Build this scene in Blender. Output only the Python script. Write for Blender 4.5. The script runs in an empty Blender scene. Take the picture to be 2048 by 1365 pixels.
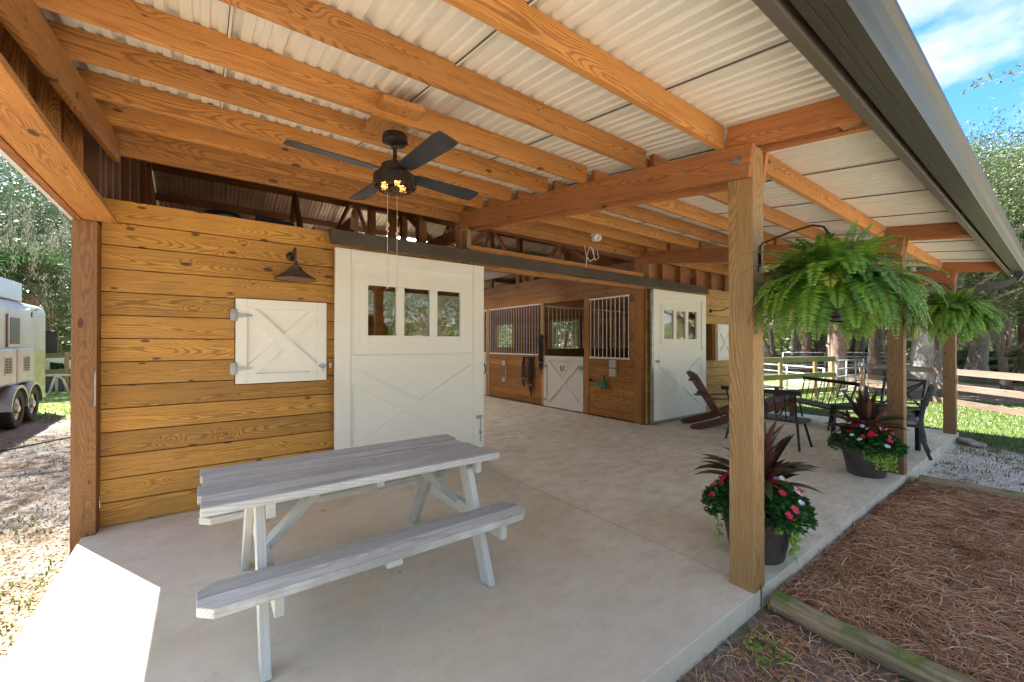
import bpy, math, random
from math import sin, cos, pi, radians, sqrt, atan2
from mathutils import Vector, Matrix, noise as mnoise
random.seed(7)
sc = bpy.context.scene
col = sc.collection

# ------------------------------------------------------------------ camera, sky, sun, exposure
cam = bpy.data.cameras.new("camera"); camo = bpy.data.objects.new("camera", cam); col.objects.link(camo)
cam.sensor_width = 36.0; cam.lens = 830/2048*36; cam.clip_start = .05; cam.clip_end = 500
camo.location = (0, 0, 1.45)
camo.rotation_euler = (radians(90)+.006, 0, -radians(36.6))
sc.camera = camo
SUN_EL = radians(60.5); SX, SY = -.438, .899
w = bpy.data.worlds.new("World"); sc.world = w; w.use_nodes = True
nt = w.node_tree; nt.nodes.clear()
sky = nt.nodes.new('ShaderNodeTexSky'); sky.sky_type = 'NISHITA'; sky.sun_disc = False
sky.sun_elevation = SUN_EL; sky.sun_rotation = atan2(SX, SY); sky.air_density = 1.0; sky.dust_density = .4; sky.ozone_density = 4.5
tc = nt.nodes.new('ShaderNodeTexCoord')
mp = nt.nodes.new('ShaderNodeMapping'); mp.inputs['Scale'].default_value = (1, 1, 2.2); mp.inputs['Location'].default_value = (.60, .13, .24)
nz = nt.nodes.new('ShaderNodeTexNoise'); nz.inputs['Scale'].default_value = 1.9; nz.inputs['Detail'].default_value = 9; nz.inputs['Roughness'].default_value = .58
rp = nt.nodes.new('ShaderNodeValToRGB'); rp.color_ramp.elements[0].position = .44; rp.color_ramp.elements[1].position = .585
mx = nt.nodes.new('ShaderNodeMixRGB'); mx.inputs[2].default_value = (1.75, 1.73, 1.70, 1)
bg = nt.nodes.new('ShaderNodeBackground'); bg.inputs[1].default_value = .088
wo = nt.nodes.new('ShaderNodeOutputWorld')
L = nt.links.new
L(tc.outputs['Generated'], mp.inputs[0]); L(mp.outputs[0], nz.inputs['Vector']); L(nz.outputs[0], rp.inputs[0])
hs = nt.nodes.new('ShaderNodeHueSaturation'); hs.inputs['Saturation'].default_value = 1.25; hs.inputs['Value'].default_value = .50
L(sky.outputs[0], hs.inputs['Color']); L(rp.outputs[0], mx.inputs[0]); L(hs.outputs[0], mx.inputs[1]); L(mx.outputs[0], bg.inputs[0]); L(bg.outputs[0], wo.inputs[0])
sl = bpy.data.lights.new("sun", 'SUN'); sl.energy = 3.0; sl.angle = radians(.6); sl.color = (1, .95, .87)
so = bpy.data.objects.new("sun", sl); col.objects.link(so)
so.rotation_euler = Vector((SX*cos(SUN_EL), SY*cos(SUN_EL), sin(SUN_EL))).to_track_quat('Z', 'Y').to_euler()
sc.view_settings.view_transform = 'Standard'; sc.view_settings.look = 'None'
sc.view_settings.exposure = 3.34; sc.view_settings.gamma = 1
sc.cycles.max_bounces = 10; sc.cycles.diffuse_bounces = 6; sc.cycles.transparent_max_bounces = 16
sc.cycles.sample_clamp_indirect = 8

# ------------------------------------------------------------------ node helper
class G:
    def __init__(s, name):
        s.m = bpy.data.materials.new(name); s.m.use_nodes = True; s.t = s.m.node_tree; s.t.nodes.clear()
        s.out = s.t.nodes.new('ShaderNodeOutputMaterial'); s.b = s.n('ShaderNodeBsdfPrincipled'); s.l(s.b.outputs[0], s.out.inputs[0])
    def n(s, t, **k):
        x = s.t.nodes.new(t)
        for a, v in k.items(): setattr(x, a, v)
        return x
    def l(s, a, b): s.t.links.new(a, b)
    def put(s, inp, v):
        if hasattr(v, 'links') or hasattr(v, 'is_linked'): s.l(v, inp)
        elif isinstance(v, (tuple, list)): inp.default_value = tuple(v)+((1,) if len(v) == 3 and inp.type == 'RGBA' else ())
        else: inp.default_value = v
    def math(s, op, a, b=0, c=0):
        x = s.n('ShaderNodeMath', operation=op)
        for i, v in enumerate((a, b, c)): s.put(x.inputs[i], v)
        return x.outputs[0]
    def mix(s, f, a, b, mode='MIX'):
        x = s.n('ShaderNodeMixRGB', blend_type=mode)
        for i, v in enumerate((f, a, b)): s.put(x.inputs[i], v)
        return x.outputs[0]
    def noise(s, v, sc_=5, det=4, rough=.55, dist=0):
        x = s.n('ShaderNodeTexNoise'); s.put(x.inputs['Vector'], v)
        x.inputs['Scale'].default_value = sc_; x.inputs['Detail'].default_value = det; x.inputs['Roughness'].default_value = rough; x.inputs['Distortion'].default_value = dist
        return x.outputs[0]
    def ramp(s, f, a, b, ca=(0, 0, 0), cb=(1, 1, 1)):
        x = s.n('ShaderNodeValToRGB'); s.put(x.inputs[0], f)
        e = x.color_ramp.elements; e[0].position = a; e[1].position = b; e[0].color = tuple(ca)+(1,); e[1].color = tuple(cb)+(1,)
        return x.outputs[0]
    def mr(s, v, a, b, c=0., d=1.):
        x = s.n('ShaderNodeMapRange'); x.interpolation_type = 'SMOOTHSTEP'
        for i, q in enumerate((v, a, b, c, d)): s.put(x.inputs[i], q)
        return x.outputs[0]
    def attr(s, nm='gc'): return s.n('ShaderNodeAttribute', attribute_name=nm).outputs['Vector']
    def obj(s): return s.n('ShaderNodeTexCoord').outputs['Object']
    def geo(s): return s.n('ShaderNodeNewGeometry').outputs['Position']
    def sep(s, v): x = s.n('ShaderNodeSeparateXYZ'); s.l(v, x.inputs[0]); return x.outputs
    def comb(s, a, b, c):
        x = s.n('ShaderNodeCombineXYZ')
        for i, q in enumerate((a, b, c)): s.put(x.inputs[i], q)
        return x.outputs[0]
    def scale(s, v, k):
        x = s.n('ShaderNodeMapping'); s.l(v, x.inputs[0]); x.inputs['Scale'].default_value = k; return x.outputs[0]
    def bump(s, h, st=.3, d=.01):
        x = s.n('ShaderNodeBump'); x.inputs['Strength'].default_value = st; x.inputs['Distance'].default_value = d
        s.l(h, x.inputs['Height']); s.l(x.outputs[0], s.b.inputs['Normal'])
    def fin(s, c, rough=.6, metal=0, spec=None):
        s.put(s.b.inputs['Base Color'], c); s.put(s.b.inputs['Roughness'], rough); s.b.inputs['Metallic'].default_value = metal
        if spec is not None: s.b.inputs['Specular IOR Level'].default_value = spec
        return s.m

def plain(name, c, rough=.5, metal=0, var=.15, sc_=6, bump=0):
    g = G(name); n = g.noise(g.obj(), sc_, 5, .6)
    k = g.mr(n, .3, .7, 1-var, 1+var)
    cc = g.n('ShaderNodeMixRGB', blend_type='MULTIPLY'); cc.inputs[0].default_value = 1; cc.inputs[1].default_value = tuple(c)+(1,)
    g.l(k, cc.inputs[2])
    if bump: g.bump(g.noise(g.obj(), sc_*12, 3), bump, .003)
    return g.fin(cc.outputs[0], rough, metal)

def wood(name, light, dark, knot=(.065, .02, .006), rough=.62, ring=.010, amt=.55, knots=.55, wx=None, tone=.3, kn_l=2.6):
    g = G(name); a = g.attr(); L_, W_, T_ = g.sep(a)
    nl = g.noise(g.comb(g.math('MULTIPLY', L_, .55), 3.1, 0), 1, 2)
    nt2 = g.noise(g.comb(g.math('MULTIPLY', L_, .7), 9.7, 0), 1, 2)
    w0 = g.math('MULTIPLY', g.math('SUBTRACT', nl, .5), .34)
    t0 = g.math('MULTIPLY', g.math('SUBTRACT', nt2, .35), .26)
    fine = g.noise(g.comb(g.math('MULTIPLY', L_, 2.2), g.math('MULTIPLY', W_, 16), g.math('MULTIPLY', T_, 16)), 1, 4, .6)
    dw = g.math('SUBTRACT', W_, w0); dt = g.math('SUBTRACT', g.math('SUBTRACT', T_, .02), t0)
    r = g.math('SQRT', g.math('ADD', g.math('MULTIPLY', dw, dw), g.math('MULTIPLY', dt, dt)))
    r = g.math('ADD', r, g.math('MULTIPLY', fine, .022))
    vo = g.n('ShaderNodeTexVoronoi'); vo.voronoi_dimensions = '2D'; vo.inputs['Scale'].default_value = 1
    g.l(g.comb(g.math('MULTIPLY', L_, kn_l), g.math('MULTIPLY', W_, 6.5), 0), vo.inputs['Vector'])
    d = vo.outputs['Distance']; cr = g.sep(vo.outputs['Color'])[0]; sel = g.math('LESS_THAN', cr, knots)
    dn = g.math('ADD', d, g.math('MULTIPLY', g.math('SUBTRACT', fine, .5), .07))
    infl = g.math('MULTIPLY', g.mr(dn, .02, .36, 1, 0), sel)
    r = g.math('ADD', r, g.math('MULTIPLY', infl, .03))
    s_ = g.math('SINE', g.math('MULTIPLY', r, 2*pi/ring))
    rg = g.mr(s_, -.2, 1.0)
    fib = g.noise(g.comb(g.math('MULTIPLY', L_, 6), g.math('MULTIPLY', W_, 260), g.math('MULTIPLY', T_, 260)), 1, 3, .6)
    c = g.mix(g.math('MULTIPLY', rg, amt), light, dark)
    c = g.mix(g.math('MULTIPLY', g.mr(fib, .35, .75), .32), c, dark)
    fl = g.noise(g.comb(g.math('MULTIPLY', L_, 3), g.math('MULTIPLY', W_, 45), g.math('MULTIPLY', T_, 45)), 1, 4, .65)
    c = g.mix(g.math('MULTIPLY', g.mr(fl, .46, .70), .5), c, dark)
    lv = g.noise(g.comb(g.math('MULTIPLY', L_, .35), g.math('MULTIPLY', W_, 1.5), 5), 1, 3)
    kk = g.mr(lv, .3, .7, 1-tone, 1+tone*.7)
    brn = g.n('ShaderNodeAttribute', attribute_name='br').outputs['Fac']
    kk = g.math('MULTIPLY', kk, g.math('ADD', .74, g.math('MULTIPLY', brn, .46)))
    cm = g.n('ShaderNodeMixRGB', blend_type='MULTIPLY'); cm.inputs[0].default_value = 1; g.l(c, cm.inputs[1]); g.l(kk, cm.inputs[2]); c = cm.outputs[0]
    kr = g.math('ADD', .02, g.math('MULTIPLY', g.sep(vo.outputs['Color'])[1], .085))
    km = g.math('MULTIPLY', g.mr(g.math('SUBTRACT', dn, kr), -.015, .03, 1, 0), sel)
    c = g.mix(g.math('MULTIPLY', km, .85), c, knot)
    if wx: c = g.mix(g.mr(g.noise(g.comb(g.math('MULTIPLY', L_, 1.3), g.math('MULTIPLY', W_, 14), T_), 1, 5, .7), .45, .7), c, wx)
    g.bump(g.math('ADD', rg, fib), .12, .002)
    return g.fin(c, rough)

M = {}
M['wall'] = wood('honey_board', (.64, .33, .062), (.23, .09, .014), ring=.0095, amt=.72, knots=.46, tone=.22)
M['wall2'] = wood('pale_yellow_board', (.62, .36, .105), (.34, .16, .04), ring=.011, amt=.5, knots=.5, tone=.2)
M['beam'] = wood('amber_lumber', (.60, .275, .070), (.23, .078, .014), ring=.008, amt=.66, knots=.36, tone=.18)
M['beam2'] = wood('red_lumber', (.50, .20, .062), (.22, .066, .016), ring=.008, amt=.6, knots=.3, tone=.18)
M['post'] = wood('yellow_post_wood', (.48, .285, .105), (.24, .12, .036), ring=.0085, amt=.62, knots=.35, tone=.18)
M['post2'] = wood('shaded_post_wood', (.30, .165, .062), (.16, .08, .026), ring=.010, amt=.55, knots=.35, tone=.18)  # browner copy of the post wood, shade on the far posts put into the colour
M['cpost'] = wood('brown_post_wood', (.30, .14, .045), (.12, .048, .015), ring=.0065, amt=.45, knots=.3, tone=.2)
M['inner'] = wood('stall_board', (.42, .185, .035), (.17, .062, .011), ring=.012, amt=.55, knots=.5, tone=.3)
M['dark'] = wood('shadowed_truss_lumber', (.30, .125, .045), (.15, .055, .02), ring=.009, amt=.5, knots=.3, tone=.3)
M['grey'] = wood('whitewashed_board', (.60, .60, .565), (.34, .34, .32), knot=(.12, .1, .1), ring=.013, amt=.5, knots=.22, wx=(.33, .33, .32), tone=.18, rough=.75)
M['greyleg'] = wood('grey_painted_leg', (.52, .52, .485), (.40, .40, .37), knot=(.2, .19, .18), ring=.013, amt=.4, knots=.2, tone=.12, rough=.7)
M['green'] = wood('green_treated_board', (.20, .21, .075), (.13, .14, .05), knot=(.2, .16, .06), ring=.014, amt=.4, knots=.3, rough=.75)
M['rail'] = wood('pinkish_fence_board', (.22, .15, .11), (.14, .095, .07), ring=.014, amt=.4, knots=.3, wx=(.22, .185, .165), rough=.8)
M['darkrail'] = wood('old_brown_rail', (.16, .085, .055), (.09, .05, .03), ring=.014, amt=.4, rough=.85)
M['roundpost'] = wood('round_fence_post_wood', (.42, .30, .15), (.26, .17, .08), ring=.012, amt=.4, rough=.8)
M['chair'] = wood('stained_chair_wood', (.16, .05, .026), (.08, .026, .014), ring=.012, amt=.5, knots=.05, rough=.5)
def logmat():
    g = G('mossy_log'); a = g.attr(); L_, W_, T_ = g.sep(a)
    f = g.noise(g.comb(g.math('MULTIPLY', L_, 3), g.math('MULTIPLY', W_, 60), T_), 1, 5, .65)
    c = g.ramp(f, .3, .75, (.13, .09, .045), (.42, .32, .18))
    z = g.sep(g.n('ShaderNodeNewGeometry').outputs['Normal'])[2]
    mo = g.math('MULTIPLY', g.mr(g.noise(g.scale(g.geo(), (1, 1, 1)), 3.2, 5, .7), .50, .64), g.mr(z, .2, .9))
    c = g.mix(mo, c, g.ramp(f, .3, .7, (.06, .085, .012), (.16, .19, .03)))
    g.bump(f, .5, .006); return g.fin(c, .9)
M['log'] = logmat()
def paint(name, c, grime=.1, rough=.42):
    g = G(name); n = g.noise(g.obj(), 2.2, 6, .65); n2 = g.noise(g.obj(), 40, 3)
    cc = g.mix(g.math('MULTIPLY', g.mr(n, .5, .75), grime), c, tuple(x*.62 for x in c))
    cc = g.mix(g.math('MULTIPLY', g.mr(n2, .68, .75), .3), cc, (.3, .25, .18))
    g.bump(g.noise(g.scale(g.obj(), (30, 30, 3)), 3, 4), .08, .002)
    return g.fin(cc, rough)
M['white'] = paint('cream_paint', (.84, .815, .72))
M['white2'] = paint('grey_white_paint', (.66, .63, .57), .25)
M['sheet'] = paint('off_white_roof_sheet', (.80, .775, .68), .18, .28)
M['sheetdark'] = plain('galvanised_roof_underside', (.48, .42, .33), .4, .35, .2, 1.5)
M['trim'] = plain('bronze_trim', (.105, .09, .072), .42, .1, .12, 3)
M['gutter'] = plain('bronze_gutter', (.052, .049, .038), .42, .1, .1, 3)
M['black'] = plain('black_metal', (.012, .012, .014), .38, .3, .3, 8)
M['blk2'] = plain('charcoal_metal', (.045, .045, .05), .42, .4, .3, 8)
M['bronze'] = plain('oiled_bronze', (.05, .038, .032), .36, .6, .25, 14)
M['lampm'] = plain('weathered_bronze', (.085, .068, .058), .45, .3, .3, 10)
M['spout'] = plain('dark_bronze_spout', (.04, .036, .03), .6)
M['blade'] = plain('fan_blade_black', (.03, .03, .034), .5, 0, .25, 10)
M['lampin'] = plain('lamp_inside', (.24, .15, .11), .5, .2, .1, 5)
M['galv'] = plain('galvanised_steel', (.34, .345, .35), .35, .8, .2, 12)
M['pipe'] = plain('pipe_rail_steel', (.42, .45, .47), .38, .45, .12, 6)
M['bars'] = plain('white_bar_paint', (.78, .74, .70), .4, 0, .1, 6)
M['rope'] = plain('string', (.55, .46, .33), .8, 0, .1, 30)
M['leather'] = plain('dark_leather', (.02, .014, .012), .45, 0, .3, 20)
M['pot'] = plain('brown_plastic_pot', (.075, .062, .058), .5, 0, .35, 5, .3)
M['pot2'] = plain('black_plastic', (.014, .014, .015), .4, 0, .3, 5)
M['soil'] = plain('soil', (.03, .02, .013), .95, 0, .4, 40, .6)
M['cush'] = plain('grey_cushion', (.24, .22, .19), .85, 0, .2, 20, .3)
M['hose'] = plain('green_hose_plastic', (.01, .16, .08), .4, 0, .1, 8)
M['plastic'] = plain('white_plastic', (.72, .70, .66), .4, 0, .1, 8)
M['egrey'] = plain('grey_box', (.45, .45, .42), .5, 0, .1, 8)
M['rubber'] = plain('rubber', (.02, .02, .021), .8, 0, .3, 20, .4)
M['alu'] = plain('trailer_aluminium', (.40, .45, .50), .3, .4, .12, 2)
M['alu2'] = plain('polished_aluminium', (.42, .43, .44), .36, .7, .05, 3)
M['aluq'] = plain('quilted_greenish_aluminium', (.32, .38, .22), .3, .35, .3, 4)
M['carton'] = plain('cardboard', (.36, .27, .24), .8, 0, .1, 8)
M['red'] = plain('red_plastic', (.5, .02, .015), .4, 0, .1, 8)
M['wht'] = plain('white_machine_paint', (.75, .75, .73), .4, 0, .1, 8)
M['track'] = plain('grey_track', (.10, .10, .095), .8, 0, .3, 20, .4)
M['bluebox'] = plain('blue_label_ink', (.02, .03, .2), .5)
def glass():
    g = G('window_glass'); t = g.n('ShaderNodeBsdfTransparent'); gl = g.n('ShaderNodeBsdfGlossy'); gl.inputs['Roughness'].default_value = .02
    t.inputs[0].default_value = (.75, .7, .62, 1); gl.inputs[0].default_value = (.9, .9, .9, 1)
    mxs = g.n('ShaderNodeMixShader'); mxs.inputs[0].default_value = .22
    g.l(t.outputs[0], mxs.inputs[1]); g.l(gl.outputs[0], mxs.inputs[2]); g.l(mxs.outputs[0], g.out.inputs[0]); return g.m
M['glass'] = glass()
M['darkglass'] = plain('dark_window', (.006, .006, .008), .35, 0, .2, 4)
def emit(name, c, st):
    g = G(name); e = g.n('ShaderNodeEmission'); e.inputs[0].default_value = tuple(c)+(1,); e.inputs[1].default_value = st; g.l(e.outputs[0], g.out.inputs[0]); return g.m
M['tube'] = emit('lit_fluorescent_tube', (.95, .98, 1), 14)
M['bulb'] = emit('lit_filament', (1, .42, .08), .6)

def concrete():
    g = G('brushed_concrete'); p = g.geo(); X, Y, Z = g.sep(p)
    n1 = g.noise(p, .9, 6, .6, .4); n2 = g.noise(p, 7, 6, .7, .6); n3 = g.noise(p, 55, 4, .7); n4 = g.noise(g.scale(p, (1, 2.2, 1)), 3.6, 8, .78, .25)
    c = g.mix(g.mr(n1, .35, .65), (.65, .57, .43), (.72, .65, .525))
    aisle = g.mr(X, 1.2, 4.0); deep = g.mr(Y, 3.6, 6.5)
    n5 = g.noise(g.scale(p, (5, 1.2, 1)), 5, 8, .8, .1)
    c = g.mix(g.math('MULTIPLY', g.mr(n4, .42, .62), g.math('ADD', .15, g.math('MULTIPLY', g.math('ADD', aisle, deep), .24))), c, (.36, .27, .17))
    c = g.mix(g.math('MULTIPLY', g.mr(n5, .58, .70), .28), c, (.38, .30, .21))
    c = g.mix(g.math('MULTIPLY', g.mr(n2, .55, .75), .35), c, (.42, .32, .21))
    c = g.mix(g.math('MULTIPLY', g.mr(n3, .64, .74), .6), c, (.2, .16, .12))
    c = g.mix(g.math('MULTIPLY', g.mr(n3, .25, .35, 1, 0), .35), c, (.68, .65, .6))
    vo = g.n('ShaderNodeTexVoronoi'); vo.inputs['Scale'].default_value = 5; g.l(g.scale(p, (1, 1, 0)), vo.inputs['Vector'])
    cr = g.sep(vo.outputs['Color']); sp = g.math('MULTIPLY', g.mr(vo.outputs['Distance'], .03, .07, 1, 0), g.math('LESS_THAN', cr[0], .22))
    c = g.mix(g.math('MULTIPLY', sp, .85), c, (.12, .10, .08))
    # rust-coloured leaf stains
    vo2 = g.n('ShaderNodeTexVoronoi'); vo2.inputs['Scale'].default_value = 1.6; g.l(g.scale(p, (1, 1.5, 0)), vo2.inputs['Vector'])
    dd = g.math('ADD', vo2.outputs['Distance'], g.math('MULTIPLY', g.math('SUBTRACT', n2, .5), .16))
    sp2 = g.math('MULTIPLY', g.mr(dd, .03, .06, 1, 0), g.math('LESS_THAN', g.sep(vo2.outputs['Color'])[0], .35))
    c = g.mix(g.math('MULTIPLY', sp2, .7), c, (.50, .24, .05))
    g.bump(g.math('ADD', n3, g.math('MULTIPLY', n2, .6)), .22, .004); return g.fin(c, .72)
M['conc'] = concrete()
def ground():
    g = G('mixed_ground'); p = g.geo(); X, Y, Z = g.sep(p)
    n1 = g.noise(p, .5, 6, .6); n2 = g.noise(p, 3, 7, .7, .5); n3 = g.noise(p, 24, 6, .75); n4 = g.noise(g.scale(p, (1, 2, 1)), 70, 4, .8)
    j = g.math('MULTIPLY', g.math('SUBTRACT', n2, .5), 2.2); j1 = g.math('MULTIPLY', g.math('SUBTRACT', n1, .5), 5)
    dirt = g.mix(g.mr(n3, .35, .65), (.15, .10, .07), (.36, .27, .20))
    dirt = g.mix(g.mr(n4, .5, .7), dirt, (.34, .26, .19))
    grass = g.mix(g.mr(n3, .3, .7), (.04, .07, .01), (.10, .145, .025))
    sand = g.mix(g.mr(n3, .35, .65), (.66, .61, .54), (.82, .78, .72))
    sand = g.mix(g.mr(n2, .52, .64), sand, dirt)
    grav = g.mix(g.mr(n4, .3, .7), (.10, .095, .088), (.25, .235, .22))
    grav = g.mix(g.mr(g.noise(p, 2.2, 7, .75), .48, .62), grav, g.mix(g.mr(n4, .4, .6), (.08, .05, .03), (.19, .14, .095)))
    c = g.mix(g.mr(g.math('ADD', n1, g.math('MULTIPLY', n2, .35)), .66, .78), dirt, grass)
    def band(v, a, b, jj=j, s=.35):
        v = g.math('ADD', v, jj)
        return g.math('MULTIPLY', g.mr(v, a-s, a+s), g.mr(v, b-s, b+s, 1, 0))
    lawn = g.math('MULTIPLY', band(g.math('SUBTRACT', X, g.math('MULTIPLY', Y, .5)), 9.0, 15.4), g.mr(g.math('ADD', Y, j), 5.4, 6.2, 1, 0))
    sd = g.math('MULTIPLY', band(X, 6.5, 9.6), g.mr(Y, 1.0, 1.5, 1, 0))
    c = g.mix(sd, c, sand)
    c = g.mix(lawn, c, g.mix(g.mr(n2, .62, .7), grass, sand))
    fr = g.mr(g.math('ADD', Y, g.math('MULTIPLY', j, .6)), -2.2, -1.4, 1, 0)  # unseen ground in front, made pale to bounce light up into the porch
    c = g.mix(fr, c, g.mix(g.mr(n2, .55, .68), g.mix(g.mr(n3, .35, .65), (.42, .37, .31), (.60, .56, .50)), grass))
    gr = g.mr(g.math('ADD', X, g.math('MULTIPLY', j, .5)), -.9, -.1, 1, 0)
    c = g.mix(gr, c, grav)
    wl = g.math('MULTIPLY', g.mr(X, -1, 0, 1, 0), g.mr(g.math('ADD', Y, g.math('MULTIPLY', j, 1.2)), 12.4, 13.8))
    c = g.mix(wl, c, g.mix(g.mr(n2, .55, .65), (.16, .26, .035), (.4, .36, .28)))
    nr = g.math('MULTIPLY', g.math('MULTIPLY', g.mr(X, -2.4, -1.7), g.mr(X, -.2, 0, 1, 0)), g.mr(g.math('ADD', Y, j), 4.2, 5.6, 1, 0))
    c = g.mix(g.math('MULTIPLY', nr, g.mr(n2, .36, .5)), c, g.mix(g.mr(n3, .4, .6), (.20, .125, .07), (.36, .27, .17)))
    g.bump(g.math('ADD', n3, n4), .6, .02); return g.fin(c, .95)
M['ground'] = ground()
def leafmat(name, a, b, c3=None, tr=.25, rough=.42):
    g = G(name); at = g.attr('lc'); r = g.sep(at)[0]
    c = g.mix(r, a, b)
    if c3: c = g.mix(g.math('GREATER_THAN', g.sep(at)[1], .9), c, c3)
    g.fin(c, rough)
    if tr:
        t = g.n('ShaderNodeBsdfTranslucent'); g.l(c, t.inputs[0]); m = g.n('ShaderNodeMixShader'); m.inputs[0].default_value = tr
        g.l(g.b.outputs[0], m.inputs[1]); g.l(t.outputs[0], m.inputs[2]); g.l(m.outputs[0], g.out.inputs[0])
    return g.m
M['oak'] = leafmat('oak_leaves', (.055, .088, .035), (.11, .155, .06), (.18, .21, .08), rough=.5)
M['oakd'] = leafmat('dark_oak_leaves', (.05, .085, .045), (.10, .15, .075), (.15, .20, .09), rough=.5)
M['under'] = leafmat('understory_leaves', (.07, .10, .045), (.24, .31, .12), (.50, .43, .30))
M['palmleaf'] = leafmat('palmetto_leaves', (.03, .075, .02), (.10, .19, .07), rough=.35)
M['dead'] = leafmat('dead_palm_leaves', (.16, .10, .055), (.34, .25, .16), tr=.1)
M['moss'] = leafmat('spanish_moss', (.22, .21, .15), (.42, .40, .30), tr=.2, rough=.9)
M['fern'] = leafmat('fern_green', (.055, .16, .014), (.24, .44, .045), (.40, .42, .05), tr=.4)
M['fernstem'] = plain('fern_stem', (.12, .09, .03), .7)
M['cord'] = leafmat('cordyline_leaf', (.035, .022, .016), (.11, .04, .028), (.07, .10, .03), tr=.12, rough=.35)
M['imp'] = leafmat('impatiens_leaf', (.02, .085, .02), (.06, .18, .04), tr=.15)
M['jenny'] = leafmat('creeping_jenny_leaf', (.16, .32, .02), (.30, .48, .04), tr=.3)
M['redfl'] = leafmat('red_petal', (.55, .005, .02), (.75, .02, .10), tr=.2)
M['whitefl'] = leafmat('white_petal', (.75, .72, .72), (.82, .8, .8), tr=.2)
M['grass'] = leafmat('grass_blade', (.045, .09, .010), (.14, .205, .028), (.21, .20, .08), tr=.35)
M['straw'] = leafmat('pine_needle', (.26, .10, .038), (.62, .33, .16), (.78, .54, .36), tr=0, rough=.7)
M['litter'] = leafmat('fallen_leaf', (.08, .05, .03), (.22, .155, .10), (.34, .30, .25), tr=.1, rough=.8)
def bark(name, a, b):
    g = G(name); p = g.attr(); f = g.noise(g.scale(p, (7, 22, 22)), 1, 6, .75, .5); f2 = g.noise(g.geo(), 1.7, 4)
    c = g.ramp(f, .32, .7, a, b); c = g.mix(g.math('MULTIPLY', g.mr(f2, .5, .7), .4), c, tuple(x*1.7 for x in b))
    g.bump(f, .8, .03); return g.fin(c, .9)
M['bark'] = bark('oak_bark', (.12, .10, .085), (.42, .37, .32))
M['barkd'] = bark('dark_bark', (.06, .045, .035), (.25, .20, .16))
M['palmbark'] = bark('palm_trunk_bark', (.10, .06, .045), (.36, .24, .19))

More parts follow.
